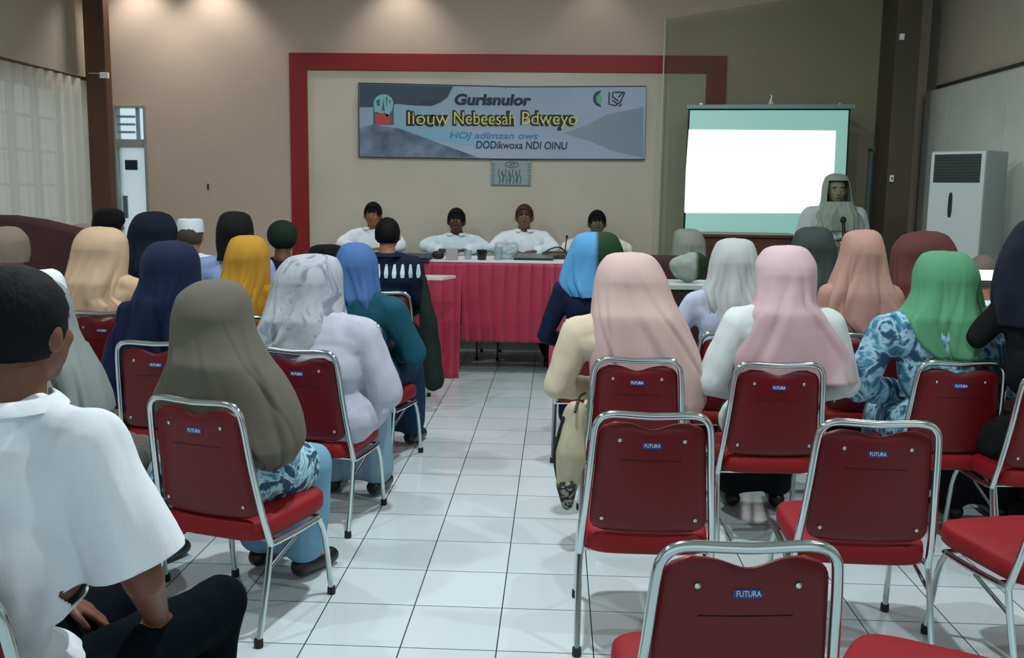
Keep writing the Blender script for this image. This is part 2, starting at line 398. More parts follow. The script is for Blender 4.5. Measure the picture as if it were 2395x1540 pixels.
# ================================================================ CHAIR
def rounded_pad(w0, w1, z0, z1, r, thick, yb0, yb1, dip, nu=28, nv=30, name='backrest', m=None, parent=None):
    """pillow panel in the xz plane; w0 bottom half width, w1 top half width"""
    V = []; Fc = []
    def pt(u, v, s):
        h = z1-z0; d = min(v, 1-v)*h
        w = w0+(w1-w0)*v
        if d < r: w = w-r+sqrt(max(0, r*r-(r-d)**2))
        x = u*w; zt = dip*math.exp(-(u/.42)**2)*max(0, (v-.8)/.2)
        z = z0+h*v-zt
        e = (1-abs(u)**6)*(1-abs(2*v-1)**8)
        y = yb0+(yb1-yb0)*v+s*thick/2*(.25+.75*max(0, e)**.5)-.012*(u*u)*-1
        return (x, y, z)
    for s in (-1, 1):
        for i in range(nv+1):
            for j in range(nu+1): V.append(pt(-1+2*j/nu, i/nv, s))
    n1 = (nv+1)*(nu+1)
    for i in range(nv):
        for j in range(nu):
            a = i*(nu+1)+j; q = (a, a+1, a+nu+2, a+nu+1); Fc.append(q); Fc.append(tuple(k+n1 for k in q[::-1]))
    bd = [j for j in range(nu+1)]+[i*(nu+1)+nu for i in range(1, nv+1)]+[nv*(nu+1)+j for j in range(nu-1, -1, -1)]+[i*(nu+1) for i in range(nv-1, 0, -1)]
    for k in range(len(bd)):
        a, b_ = bd[k], bd[(k+1) % len(bd)]; Fc.append((a, a+n1, b_+n1, b_))
    o = MB(); o.add(V, Fc); return o.obj(name, m, parent)

BACKW0, BACKW1 = .205, .178
def make_chair(label):
    e = empty('banquet_chair', (0, 0, 0), label=label, cat='chair', group='red chrome-framed chairs')
    rounded_pad(.198, .172, .425, .812, .05, .036, -.205, -.262, .022, m=RED, parent=e)
    sm = MB().sq((0, .02, .38), (.215, .235, .05), .45, .35, 40, 14).obj('seat', REDSEAT, e)
    f = MB()
    pts = [(-.222, -.165, .33), (-.214, -.2, .45), (-.2, -.235, .62), (-.19, -.258, .76), (-.178, -.268, .815), (-.14, -.273, .84), (-.05, -.273, .838), (0, -.273, .836), (.05, -.273, .838), (.14, -.273, .84), (.178, -.268, .815), (.19, -.258, .76), (.2, -.235, .62), (.214, -.2, .45), (.222, -.165, .33)]
    f.tube(pts, .0125, 10, sm=4); f.obj('back_frame', CHROME, e)
    r = MB()
    for s in (-1, 1): r.tube([(s*.222, -.165, .333), (s*.218, 0, .325), (s*.212, .17, .325)], .011, 8, sm=3)
    r.tube([(-.212, .17, .325), (.212, .17, .325)], .009, 8); r.tube([(-.218, -.1, .322), (.218, -.1, .322)], .009, 8)
    r.obj('seat_rail', CHROME, e)
    for sx in (-1, 1):
        l = MB().tube([(sx*.222, -.165, .335), (sx*.226, -.2, .2), (sx*.228, -.255, .012)], .011, 8, sm=3).obj('leg', CHROME, e)
        MB().lathe([(.014, 0), (.016, .004), (.015, .03)], (sx*.228, -.256, 0), 12).obj('rubber_foot', RUBBER, l)
        l = MB().tube([(sx*.212, .15, .33), (sx*.218, .19, .24), (sx*.222, .225, .012)], .011, 8, sm=3).obj('leg', CHROME, e)
        MB().lathe([(.014, 0), (.016, .004), (.015, .03)], (sx*.222, .226, 0), 12).obj('rubber_foot', RUBBER, l)
        MB().tube([(sx*.224, -.185, .25), (sx*.216, .0, .31)], .007, 8).obj('brace', CHROME, e)
    # back details
    def onback(x, z): 
        v = (z-.425)/(.812-.425); return Vector((x, -.205-.057*v-.0182+.012*(x/.19)**2, z))
    for (x, z) in ((-.105, .755), (.105, .755), (-.155, .475), (.155, .475)):
        q = onback(x, z); MB().lathe([(.0065, .0), (.0065, .003), (.004, .005), (.001, .0055)], (q.x, q.y, q.z), 12, Matrix.Rotation(pi/2, 3, 'X')).obj('bolt', CHROME, e)
    M = Matrix.Rotation(pi/2-.146, 4, 'X')
    q = onback(0, .738)
    bd = MB().sq((0, q.y, .738), (.032, .0035, .0105), .3, .55, 24, 8); bo = bd.obj('badge', BLUEBADGE, e)
    bo['label'] = 'small blue oval badge'
    text_mesh('lettering', 'FUTURA', .017, PIPING, bo, Matrix.Translation((-.0255, q.y-.0046, .733)) @ M, width=.051)
    q0, q1 = onback(-.1, .685), onback(.1, .685)
    sb = MB(); sb.tube([q0+Vector((0, -.0005, 0)), onback(0, .685)+Vector((0, -.0008, 0)), q1+Vector((0, -.0005, 0))], .0011, 6, sm=4); sb.obj('seam', DARK, e)
    return e
def copy_tree(o, parent=None):
    c = o.copy(); COL.objects.link(c)
    if parent is not None: c.parent = parent
    for ch in list(o.children):
        if ch.name in COL.objects: copy_tree(ch, c)
    return c
CH0 = [None]
def place_chair(pos, yaw, label):
    if CH0[0] is None: CH0[0] = c = make_chair(label)
    else: c = copy_tree(CH0[0])
    c.location = (pos[0], pos[1], 0); c.rotation_euler = (0, 0, yaw); c['label'] = label
    return c
def chair_px(x, y, yaw_deg, label):
    """put the middle of the chrome top bar (0.84 m high) at that point of the room"""
    q = PZ(x, y, .84); a = radians(yaw_deg)
    return place_chair((q.x+.27*-sin(a), q.y+.27*cos(a)), a, label)

# ================================================================ PEOPLE
def sphere_t(nu=14, nv=9):
    v = []; f = []
    for i in range(nv+1):
        p = -pi/2+pi*i/nv
        for j in range(nu): t = 2*pi*j/nu; v.append((cos(p)*cos(t), cos(p)*sin(t), sin(p)))
    for i in range(nv):
        for j in range(nu): k = (j+1) % nu; f.append((i*nu+j, i*nu+k, (i+1)*nu+k, (i+1)*nu+j))
    return v, f
SPH = sphere_t()
class Body(MB):
    def ell(s, c, r, rot=None):
        c = Vector(c); v = [Vector((p[0]*r[0], p[1]*r[1], p[2]*r[2])) for p in SPH[0]]
        if rot is not None: v = [rot @ p for p in v]
        return s.add([p+c for p in v], SPH[1])
    def cap(s, a, b, ra, rb, flat=None):
        a, b = Vector(a), Vector(b); d = b-a; L = d.length
        if L < 1e-5: return s.ell(a, (ra,)*3)
        t = d/L; up = t.orthogonal().normalized(); sd = t.cross(up); n = 14; v = []; prof = []
        for k in range(5): ph = -pi/2+pi/2*k/4; prof.append((ra*cos(ph)+1e-4, ra*sin(ph)))
        for k in range(5): ph = pi/2*k/4; prof.append((rb*cos(ph)+1e-4, L+rb*sin(ph)))
        for (r, h) in prof:
            for j in range(n): an = 2*pi*j/n; v.append(a+t*h+(up*cos(an)+sd*sin(an))*r)
        f = []
        for i in range(len(prof)-1):
            for j in range(n): k = (j+1) % n; f.append((i*n+j, i*n+k, (i+1)*n+k, (i+1)*n+j))
        f.append(tuple(range(n))[::-1]); f.append(tuple((len(prof)-1)*n+j for j in range(n)))
        return s.add(v, f)
    def bake(s, name, m, parent, voxel=.01, smooth=4, fold=None):
        me = bpy.data.meshes.new(name); me.from_pydata([tuple(v) for v in s.v], [], s.f)
        o = bpy.data.objects.new('tmp', me); COL.objects.link(o)
        r = o.modifiers.new('r', 'REMESH'); r.mode = 'VOXEL'; r.voxel_size = voxel
        if smooth:
            q = o.modifiers.new('s', 'SMOOTH'); q.factor = .5; q.iterations = smooth
        bpy.context.view_layer.update()
        m2 = bpy.data.meshes.new_from_object(o.evaluated_get(bpy.context.evaluated_depsgraph_get()))
        bpy.data.objects.remove(o); bpy.data.meshes.remove(me)
        if fold:
            amp, sc, seed = fold; n = len(m2.vertices)
            nr = np.zeros(n*3); m2.vertices.foreach_get('normal', nr); co = np.zeros(n*3); m2.vertices.foreach_get('co', co)
            nr = nr.reshape(-1, 3); co = co.reshape(-1, 3)
            d = np.array([noise.noise((c[0]*sc[0]+seed, c[1]*sc[0], c[2]*sc[1])) + .5*noise.noise((c[0]*sc[0]*2.3, c[1]*sc[0]*2.3+seed, c[2]*sc[1]*2.1+c[0]*6)) for c in co])
            co = co+nr*(d*amp)[:, None]; m2.vertices.foreach_set('co', co.ravel())
        m2.polygons.foreach_set('use_smooth', [True]*len(m2.polygons))
        m2.name = name; m2.materials.clear(); m2.materials.append(m); m2.update()
        ob = bpy.data.objects.new(name, m2); COL.objects.link(ob)
        if parent is not None: ob.parent = parent
        return ob

def joints(Hh=1.3, sw=.17, lean=(0, 0), stand=False, arms='lap', twist=0):
    """local skeleton, facing +y, seat reference at origin"""
    J = {}
    if stand:
        k = Hh/1.7
        J['hip'] = Vector((0, 0, .92*k)); J['neck'] = Vector((0, 0, 1.42*k)); J['head'] = Vector((0, .015, 1.585*k))
        for s, n in ((-1, 'L'), (1, 'R')):
            J['h'+n] = Vector((s*.09, 0, .9*k)); J['k'+n] = Vector((s*.1, .02, .48*k)); J['a'+n] = Vector((s*.1, -.02, .08)); J['t'+n] = Vector((s*.11, .13, .035))
    else:
        J['hip'] = Vector((0, -.04, .52)); J['head'] = Vector((lean[0], -.03+lean[1], Hh-.115)); J['neck'] = Vector((lean[0]*.8, -.06+lean[1]*.75, Hh-.27))
        for s, n in ((-1, 'L'), (1, 'R')):
            J['h'+n] = Vector((s*.09, -.04, .50)); J['k'+n] = Vector((s*.11+twist, .36, .48)); J['a'+n] = Vector((s*.11+twist*1.8, .38, .09)); J['t'+n] = Vector((s*.12+twist*1.8, .52, .04))
    nk = J['neck']
    for s, n in ((-1, 'L'), (1, 'R')):
        sh = J['s'+n] = Vector((nk.x+s*sw, nk.y+.005, nk.z-.055))
        if arms == 'lap':
            J['e'+n] = Vector((nk.x*.7+s*(sw+.06), nk.y+.03, nk.z-.32)); J['w'+n] = Vector((s*.09, .17, .62))
        elif arms == 'table':
            J['e'+n] = Vector((s*(sw+.09), nk.y+.16, .99)); J['w'+n] = Vector((s*.07, nk.y+.36, 1.0))
        elif arms == 'hang':
            J['e'+n] = Vector((s*(sw+.05), nk.y-.02, nk.z-.34)); J['w'+n] = Vector((s*(sw+.05), nk.y+.06, nk.z-.58))
        elif arms == 'hold':
            J['e'+n] = Vector((s*(sw+.06), nk.y-.0, nk.z-.33)); J['w'+n] = Vector((s*.1, nk.y+.24, nk.z-.27))
    return J

def hand(b, w, fw, pn, side, curl=.5, sc=1):
    """palm and five separate fingers; fw forward dir, pn back-of-hand normal"""
    fw = Vector(fw).normalized(); pn = Vector(pn); pn = (pn-fw*pn.dot(fw)).normalized(); sd = fw.cross(pn)*side
    w = Vector(w)
    for k in range(4):
        o = (k-1.5)*.021*sc
        b.cap(w+fw*.01+sd*o*.7, w+fw*.085*sc+sd*o, .013*sc, .0115*sc)
    Ls = (.072, .08, .074, .058)
    for k in range(4):
        o = (k-1.5)*.0225*sc; p = w+fw*.088*sc+sd*o; d = (fw-pn*curl*.35+sd*(k-1.5)*.07).normalized(); q = p+d*Ls[k]*.55*sc
        d2 = (fw*(1-curl*.5)-pn*curl*.9).normalized(); q2 = q+d2*Ls[k]*.5*sc
        b.cap(p, q, .0095*sc, .0085*sc); b.cap(q, q2, .0085*sc, .0072*sc)
    p = w+fw*.025*sc-sd*.028*sc; q = p+(fw*.6-sd*.75-pn*.2).normalized()*.04*sc; q2 = q+(fw*.9-sd*.2-pn*.3).normalized()*.034*sc
    b.cap(w+fw*.015, p, .013*sc, .012*sc); b.cap(p, q, .012*sc, .0105*sc); b.cap(q, q2, .0105*sc, .008*sc)

def head_geo(b, c, yaw=0, sc=1.0, neck=None, ears=True):
    R = Matrix.Rotation(yaw, 3, 'Z')
    def o(x, y, z): return c+R @ (Vector((x, y, z))*sc)
    e = lambda p, r: b.ell(o(*p), tuple(q*sc for q in r), R)
    e((0, -.012, .02), (.077, .094, .095)); e((0, .02, -.03), (.064, .07, .075)); e((0, .045, -.075), (.036, .036, .032))
    e((0, .09, -.02), (.012, .02, .022)); b.cap(o(0, .082, .015), o(0, .104, -.028), .008*sc, .0125*sc)
    e((0, .075, -.058), (.026, .016, .012)); e((-.03, .068, .022), (.022, .014, .008)); e((.03, .068, .022), (.022, .014, .008))
    e((-.035, .055, -.02), (.024, .026, .022)); e((.035, .055, -.02), (.024, .026, .022))
    if ears:
        for s in (-1, 1): e((s*.08, -.008, -.01), (.01, .02, .031))
    if neck is not None: b.cap(o(0, -.022, -.06), neck+Vector((0, 0, .01)), .053*sc, .062*sc)

def make_person(loc, yaw, J, label, skin=SKIN, top=None, top_col=None, bottom=None, bottom_kind='trousers', sleeve='long', sw=.17,
                voxel=.01, loose=.012, head_yaw=0, hair=None, eyes=False, shoes=SHOE, collar=False, seed=0, hsc=1.0, top_name='shirt', belly=.0, M_shift=None, curl=.5, palms=None):
    b = Body(); k = sw/.17
    hip, nk, hd = J['hip'], J['neck'], J['head']
    head_geo(b, hd, head_yaw, hsc, nk)
    mid = hip.lerp(nk, .5); ch = hip.lerp(nk, .74)
    def torso(B, g):
        B.ell(hip+Vector((0, 0, -.01)), (.16*k+g, .125+g, .11+g)); B.ell(mid, (.135*k+g+belly*.5, .108+g+belly, .16+g)); B.ell(ch, (.152*k+g, .108+g, .15+g))
        for n in 'LR':
            B.cap(nk+Vector((0, 0, -.02)), J['s'+n], .052+g*.8, .05+g)
            B.cap(ch, J['s'+n]+Vector((0, 0, -.03)), .09+g, .05+g)
        B.cap(mid, nk+Vector((0, 0, -.06)), .1+g, .07+g*.6)
    def armp(B, g, n, t):
        a, e, w = J['s'+n], J['e'+n], J['w'+n]
        if t == 'short':
            B.cap(a, a.lerp(e, .92), .056+g, .066+g*1.8)
        else:
            B.cap(a, e, .051+g, .042+g)
            B.cap(e, w if t == 'skin' else e.lerp(w, .93), .04+g, .027+g*(1 if t != 'skin' else 0))
    def legs(B, g):
        for n in 'LR':
            B.cap(J['h'+n], J['k'+n], .088+g, .06+g); B.cap(J['k'+n], J['a'+n].lerp(J['k'+n], .05), .058+g, .038+g*1.4)
    torso(b, 0)
    for n, s in (('L', -1), ('R', 1)):
        armp(b, 0, n, 'skin')
        fw = (J['w'+n]-J['e'+n]); 
        pn = (palms or {}).get(n, Vector((0, 0, 1)) if abs(fw.normalized().z) < .8 else Vector((s, 0, 0)))
        hand(b, J['w'+n], fw, pn, s, curl)
        b.cap(J['a'+n], J['t'+n], .032, .028)
    legs(b, 0)
    root = b.bake('person', skin, None, voxel, 2)
    root.location = loc; root.rotation_euler = (0, 0, yaw); tag(root, label, 'person')
    if top:
        t = Body(); torso(t, loose)
        for n in 'LR': armp(t, loose, n, sleeve)
        if bottom_kind == 'robe':
            for n in 'LR': t.cap(J['h'+n], J['k'+n].lerp(J['h'+n], .3), .1+loose, .085+loose)
        to_ = t.bake(top_name, top, root, max(voxel, .0095), 5, fold=(.011, (9, 5), seed))
        if sleeve == 'short':
            bm = bmesh.new(); bm.from_mesh(to_.data)
            for n in 'LR':
                a_, e_ = J['s'+n], J['e'+n]; c_ = a_.lerp(e_, .84); d_ = (e_-a_).normalized()
                fs = [f_ for f_ in bm.faces if (f_.calc_center_median()-c_).length < .14 and (f_.calc_center_median()-c_).dot(d_) > -.05]
                gm = list({v_ for f_ in fs for v_ in f_.verts})+list({q_ for f_ in fs for q_ in f_.edges})+fs
                bmesh.ops.bisect_plane(bm, geom=gm, plane_co=c_, plane_no=d_, clear_outer=True)
            bm.to_mesh(to_.data); bm.free(); ss = to_.modifiers.new('s', 'SOLIDIFY'); ss.thickness = .004; ss.offset = -1
        if collar:
            c = MB(); R0 = .066*hsc+loose*.35
            for (a0, a1) in ((-2.75, -.4), (.4, 2.75)): pass
            v = []; f = []; n_ = 28
            for i in range(n_+1):
                a = pi/2+.32+(2*pi-.64)*i/n_; r = R0+.006
                base = nk+Vector((cos(a)*(r+.012), sin(a)*(r+.012)-.012, -.005)); tp = nk+Vector((cos(a)*r, sin(a)*r-.016, .048)); ot = nk+Vector((cos(a)*(r+.034), sin(a)*(r+.036)-.014, -.004+loose*.5))
                v += [base, tp, ot]
            for i in range(n_):
                a = i*3; f += [(a, a+3, a+4, a+1), (a+1, a+4, a+5, a+2)]
            oc = mk('collar', v, f, top, root); sm = oc.modifiers.new('s', 'SOLIDIFY'); sm.thickness = .004
            sb = oc.modifiers.new('sub', 'SUBSURF'); sb.levels = 1; sb.render_levels = 2
    if bottom:
        t = Body()
        t.ell(hip+Vector((0, 0, -.02)), (.165*k+.008, .13, .1))
        if bottom_kind == 'trousers':
            legs(t, .012)
        else:
            for n in 'LR':
                t.cap(J['h'+n], J['k'+n], .1, .085); t.cap(J['k'+n], J['a'+n]+Vector((0, 0, .06)), .085, .09)
            t.cap(J['kL'], J['kR'], .08, .08); t.cap(J['aL']+Vector((0, 0, .07)), J['aR']+Vector((0, 0, .07)), .08, .08); t.cap(J['hip'], (J['kL']+J['kR'])/2, .1, .08)
            t.cap((J['kL']+J['kR'])/2, (J['aL']+J['aR'])/2+Vector((0, 0, .1)), .09, .1)
        t.bake('trousers' if bottom_kind == 'trousers' else 'skirt', bottom, root, .012, 4, fold=(.009, (10, 4), seed+9))
    for n in 'LR':
        t = Body(); t.cap(J['a'+n]+Vector((0, -.02, -.04)), J['t'+n]+Vector((0, .02, -.0)), .042, .036)
        t.bake('shoe', shoes, root, .012, 2)
    if eyes:
        R = Matrix.Rotation(head_yaw, 3, 'Z')
        for s in (-1, 1):
            ey = MB().sq(hd+R @ Vector((s*.031, .074, .004))*hsc, (.013*hsc, .008*hsc, .0085*hsc), 1, 1, 12, 8).obj('eye', EYEW, root)
            MB().sq(hd+R @ Vector((s*.031, .081, .004))*hsc, (.005*hsc, .003*hsc, .005*hsc), 1, 1, 10, 6).obj('pupil', EYED, ey)
            MB().sq(hd+R @ Vector((s*.031, .08, .026))*hsc, (.018*hsc, .005*hsc, .004*hsc), 1, 1, 10, 6).obj('eyebrow', HAIR, root)
        MB().sq(hd+R @ Vector((0, .088, -.057))*hsc, (.021*hsc, .005*hsc, .006*hsc), 1, 1, 14, 6).obj('lips', LIP, root)
    if hair: add_hair(root, hd, head_yaw, hsc, hair)
    return root

def add_hair(root, hd, yaw, sc, m, name='hair', vol=1.0, low=-.045):
    R = Matrix.Rotation(yaw, 3, 'Z'); v = []; f = []; nu, nv = 40, 22
    c = hd+R @ Vector((0, -.014, .018))*sc
    for i in range(nv+1):
        ph = pi/2-(pi*.86)*i/nv
        for j in range(nu):
            t = 2*pi*j/nu; d = Vector((cos(ph)*cos(t), cos(ph)*sin(t), sin(ph)))
            front = max(0, d.y)
            lim = -.62+1.38*front**.9  # hairline
            s = 1.0
            z = max(d.z, lim)
            if d.z < lim:
                h = sqrt(max(0, 1-min(1, lim*lim))); l = sqrt(d.x**2+d.y**2)+1e-6; d = Vector((d.x/l*h*.93, d.y/l*h*.93, lim-.01))
            r = Vector((.086*vol, .104*vol, .106*vol))*sc*(1+.025*noise.noise(d*6))
            v.append(c+R @ Vector((d.x*r.x, d.y*r.y, d.z*r.z)))
    for i in range(nv):
        for j in range(nu): k = (j+1) % nu; f.append((i*nu+j, i*nu+k, (i+1)*nu+k, (i+1)*nu+j))
    return mk(name, v, f, m, root)

def interp_rows(rows, n):
    ys = [r[0] for r in rows]; out = []
    # monotone smooth interpolation
    for i in range(n+1):
        t = (i/n)**1.25; yv = ys[0]+(ys[-1]-ys[0])*t
        def cub(k):
            xs = [r[k] for r in rows]
            j = max(0, min(len(ys)-2, next((q for q in range(len(ys)-1) if ys[q+1] >= yv), len(ys)-2)))
            h = ys[j+1]-ys[j]; u = (yv-ys[j])/h
            def sl(q):
                if q == 0: return (xs[1]-xs[0])/(ys[1]-ys[0])
                if q == len(ys)-1: return (xs[-1]-xs[-2])/(ys[-1]-ys[-2])
                a = (xs[q]-xs[q-1])/(ys[q]-ys[q-1]); b_ = (xs[q+1]-xs[q])/(ys[q+1]-ys[q])
                return 0 if a*b_ <= 0 else 2*a*b_/(a+b_)
            m0, m1 = sl(j)*h, sl(j+1)*h
            return (2*u**3-3*u*u+1)*xs[j]+(u**3-2*u*u+u)*m0+(-2*u**3+3*u*u)*xs[j+1]+(u**3-u*u)*m1
        out.append((yv, cub(1), cub(2)))
    return out

def hijab(root, rows, Y, m, name='headscarf', folds=7, amp=.0125, seed=0, yawf=0, dmax=.19, tilt=0, nrow=64, nang=132, knot=None, twist=1.2):
    """head covering: closed dome over the head, draped down over neck and shoulders; own real depth"""
    inv = (Matrix.Translation(root.location) @ Matrix.Rotation(root.rotation_euler.z, 4, 'Z')).inverted()
    y0 = rows[0][0]; rows = [(y0-1.0, (rows[0][1]+rows[0][2])/2-2, (rows[0][1]+rows[0][2])/2+2)]+list(rows)
    rr = interp_rows(rows, nrow); V = []; Fc = []; zt = P((rr[0][1]+rr[0][2])/2, rr[0][0], Y).z
    keep = []; rg = random.Random(int(seed*1000)+len(rows))
    creases = [(pi*1.02+pi*.96*(q+.5*rg.random())/(folds+1), rg.uniform(-2.2, 2.2), rg.uniform(.05, .13), amp*rg.uniform(.6, 1.5)) for q in range(folds+1)]
    for i, (yv, xl, xr) in enumerate(rr):
        a, b_ = P(xl, yv, Y), P(xr, yv, Y); c = (a+b_)/2; w = (b_.x-a.x)/2; h = zt-c.z
        # front-back half depth by height below the crown
        if h < .125: hd = .122*sqrt(max(0, 1-(1-min(1, h/.125))**2))
        else:
            u = min(1, (h-.125)/.3); u = u*u*(3-2*u); hd = .122-.014*sin(pi*min(1, (h-.125)/.2))+u*(dmax-.122)
        d0 = max(.003, min(hd, max(w*1.25, .003)))
        oy = -.02*min(1, h/.3)
        fa = amp*min(1, max(0, (h-.06)/.32))**1.3*1.3+.0008
        for j in range(nang):
            t = 2*pi*j/nang+.0
            e_ = min(1, max(0, (h-.05)/.25)); e = 1-.13*e_*e_*(3-2*e_)
            cx, sx = cos(t), sin(t)
            px = (abs(cx)**e)*(1 if cx >= 0 else -1); py = (abs(sx)**e)*(1 if sx >= 0 else -1)
            s1 = sin(folds*t+seed+twist*h*6+2.2*noise.noise((seed, h*3, cos(t))))
            s2 = noise.noise((cos(t)*2.3+seed, sin(t)*2.3, h*2.5))
            s1 = (s1 if s1 < 0 else s1*.8)
            g = fa*(s1*.75+s2*1.1)
            for (c0, sl, wd, am) in creases:
                dl = (t-(c0+sl*(h-.1))+pi) % (2*pi)-pi
                g += am*min(1, max(0, (h-.05)/.3))**1.3*(math.exp(-(dl/wd)**2)*-1+.7*math.exp(-((dl-1.5*wd)/wd)**2))
            d = min(d0, .155) if sx < 0 else d0
            g2 = g*(1-.65*abs(cx)**3)
            p = Vector((c.x+px*(w+g2), c.y+oy+py*(d+g)+(h*tilt), c.z+.004*noise.noise((cos(t), sin(t), h*9+seed))))
            V.append(inv @ p)
            ff = (sin(t-yawf) > .62) and (.062 < h < .225)
            keep.append(not ff)
    for i in range(nrow):
        for j in range(nang):
            k = (j+1) % nang; q = (i*nang+j, i*nang+k, (i+1)*nang+k, (i+1)*nang+j)
            if all(keep[x] for x in q): Fc.append(q)
    Fc.append(tuple(range(nang))[::-1])
    o = mk(name, V, Fc, m, root)
    s = o.modifiers.new('solid', 'SOLIDIFY'); s.thickness = .004; s.offset = -1
    return o

def seated(px, py, Y, label, rows=None, hij=None, top=None, bottom=None, yaw=0, sw=.165, lean=(0, 0), body_dx=0, chair='auto', chair_label=None, **k):
    """px,py: pixel of the crown of the head at depth Y"""
    hk = {q: k.pop(q) for q in ('folds', 'amp', 'dmax', 'tilt', 'hname', 'twist') if q in k}
    jk = {q: k.pop(q) for q in ('arms', 'twist_legs') if q in k}
    cpx = k.pop('cpx', None)
    if cpx:
        c_ = chair_px(*cpx); chair = None; Y = c_.location.y-.03*cos(radians(cpx[2]))
    crown = P(px, py, Y); Hh = crown.z-(.018 if hij else .0)
    a = radians(yaw); lx = lean[0]
    J = joints(Hh, sw, lean, arms=jk.get('arms', 'lap'), twist=jk.get('twist_legs', 0))
    for kk, dv in k.pop('adj', {}).items(): J[kk] = J[kk]+Vector(dv)
    off = Matrix.Rotation(a, 3, 'Z') @ Vector((J['head'].x, J['head'].y, 0))
    loc = Vector((crown.x-off.x, Y-off.y, 0))
    root = make_person(loc, a, J, label, top=top, bottom=bottom, sw=sw, seed=px*.37 % 17, **k)
    if hij:
        hn = hk.pop('hname', 'headscarf')
        hijab(root, rows, Y, hij, name=hn, seed=(px*.13) % 6, yawf=a, **hk)
    if chair == 'auto':
        place_chair((loc.x, loc.y), a, chair_label)
    return root, loc, a
HM = {}
def hm(name, col, **k): return cloth(name, col, sheen=.02, **k)

NAVYC = cloth('navy_cloth', '0d1a38'); BLACKC = cloth('black_cloth', '0c0d11'); WHITEC = cloth('white_shirt_cloth', 'e4ecf2', rough=.8)
GREYC = cloth('grey_cloth', '767a78'); CREAM = cloth('cream_cloth', 'cfc3ab')
RC = 'red chair with chrome frame '

# ================================================================ EMPTY CHAIRS
chair_px(1755, 1278, 5, 'empty red chair with blue oval badge nearest the camera, cut by the bottom edge')
chair_px(1528, 972, 0, 'empty red chair by the aisle, directly behind the woman in pale pink')
chair_px(2058, 990, -1, 'empty red chair between the frontmost chair and the chair of the woman in green')
# turned chair at the right edge: its seat faces left
q = PZ(2420, 1262, .42); place_chair((q.x, q.y), radians(14), 'empty red chair cut by the right edge, open seat and chrome legs showing')
q = PZ(2225, 1600, .42); place_chair((q.x, q.y), radians(62), 'red chair at the bottom right of which only the seat top shows')
q = PZ(1470, 1585, .42); 

def drops(name, c1, c2, z0, z1):
    """navy print with one row of white drops"""
    m = cloth(name, c1); nt = m.node_tree; b = nt.nodes['Principled BSDF']; L = nt.links.new; N = nt.nodes.new
    tc = N('ShaderNodeTexCoord'); sp = N('ShaderNodeSeparateXYZ'); L(tc.outputs['Object'], sp.inputs[0])
    def mt(op, a, c=None):
        n = N('ShaderNodeMath'); n.operation = op
        for i, v in enumerate((a, c)):
            if v is None: continue
            if isinstance(v, (int, float)): n.inputs[i].default_value = v
            else: L(v, n.inputs[i])
        return n.outputs[0]
    zz = mt('DIVIDE', mt('SUBTRACT', sp.outputs[2], z0), z1-z0)
    sx = mt('SINE', mt('MULTIPLY', sp.outputs[0], 2*pi/.055))
    wd = mt('SUBTRACT', mt('MULTIPLY', mt('ABSOLUTE', mt('SUBTRACT', zz, .35)), 1.4), .2)
    k = mt('MULTIPLY', mt('GREATER_THAN', sx, wd), mt('MULTIPLY', mt('GREATER_THAN', zz, 0.), mt('LESS_THAN', zz, 1.)))
    mx = N('ShaderNodeMix'); mx.data_type = 'RGBA'; L(k, mx.inputs['Factor']); mx.inputs[6].default_value = lin(c1); mx.inputs[7].default_value = lin(c2); L(mx.outputs[2], b.inputs['Base Color'])
    return m
# ================================================================ AUDIENCE, LEFT BLOCK
# big man in white short-sleeved shirt, nearest left
seated(46, 640, 1.9, 'person with short black hair in white short-sleeved shirt, nearest at the lower left', top=WHITEC, bottom=mat('ink_trousers', '0a1016', rough=.95, spec=.05, bump=.1), yaw=-14, sw=.172,
       sleeve='short', collar=True, hair=HAIR, voxel=.008, belly=.02, lean=(.0, .05), loose=.02, skin=SKIN_D, hsc=1.08, top_name='shirt',
       adj={'eR': (.02, .03, -.03), 'wR': (.05, .05, -.04), 'kR': (.03, .10, .03), 'kL': (0, .1, .03)}, chair_label=RC+'under the man in white at the lower left corner')
# olive grey
seated(502, 657, 3.45, 'person in long olive grey headscarf and blue white batik before the man in white', hij=hm('olive_grey_headscarf', '5e5b51'),
       rows=[(657, 488, 535), (668, 452, 562), (700, 418, 582), (760, 408, 594), (830, 409, 626), (880, 392, 662), (930, 372, 690), (975, 400, 706), (1020, 490, 712), (1060, 575, 695), (1090, 598, 655)],
       top=batik('blue_wave_batik', [(0, '22384f'), (.42, '2c4a63'), (.52, 'a9cfdd'), (.62, '4f7f99'), (1, 'd8ecf2')], 5.5, 3.4), bottom=cloth('light_blue_trousers', '6f9db8'),
       yaw=-24, lean=(.05, .02), bottom_kind='robe', loose=.035, cpx=(452, 938, -18, RC+'under the woman in the olive grey headscarf'), dmax=.2, folds=4, amp=.008,
       adj={'sR': (-.03, .04, -.05), 'eR': (-.03, .10, -.10), 'kR': (.06, 0, 0), 'hip': (.06, .03, .03), 'hR': (.04, 0, .03), 'sL': (.04, .04, -.05), 'eL': (.10, .10, -.06)})
# grey pleated, behind the man
seated(80, 655, 3.6, 'person in silvery grey headscarf and pleated dress, half hidden behind the man in white', hij=hm('silver_grey_headscarf', '7f8886'),
       rows=[(655, 62, 108), (668, 35, 140), (700, 20, 160), (760, 12, 175), (820, 20, 205), (880, 50, 235), (930, 90, 255), (960, 125, 262)],
       top=cloth('grey_pleats', '5f5e58', bstretch=(4, 4, .2), bump=.8), bottom=cloth('grey_pleats', '5f5e58'), bottom_kind='skirt', yaw=-24, lean=(.03, 0), cpx=(40, 925, -10, RC+'under the woman in silvery grey at the left'), dmax=.19)
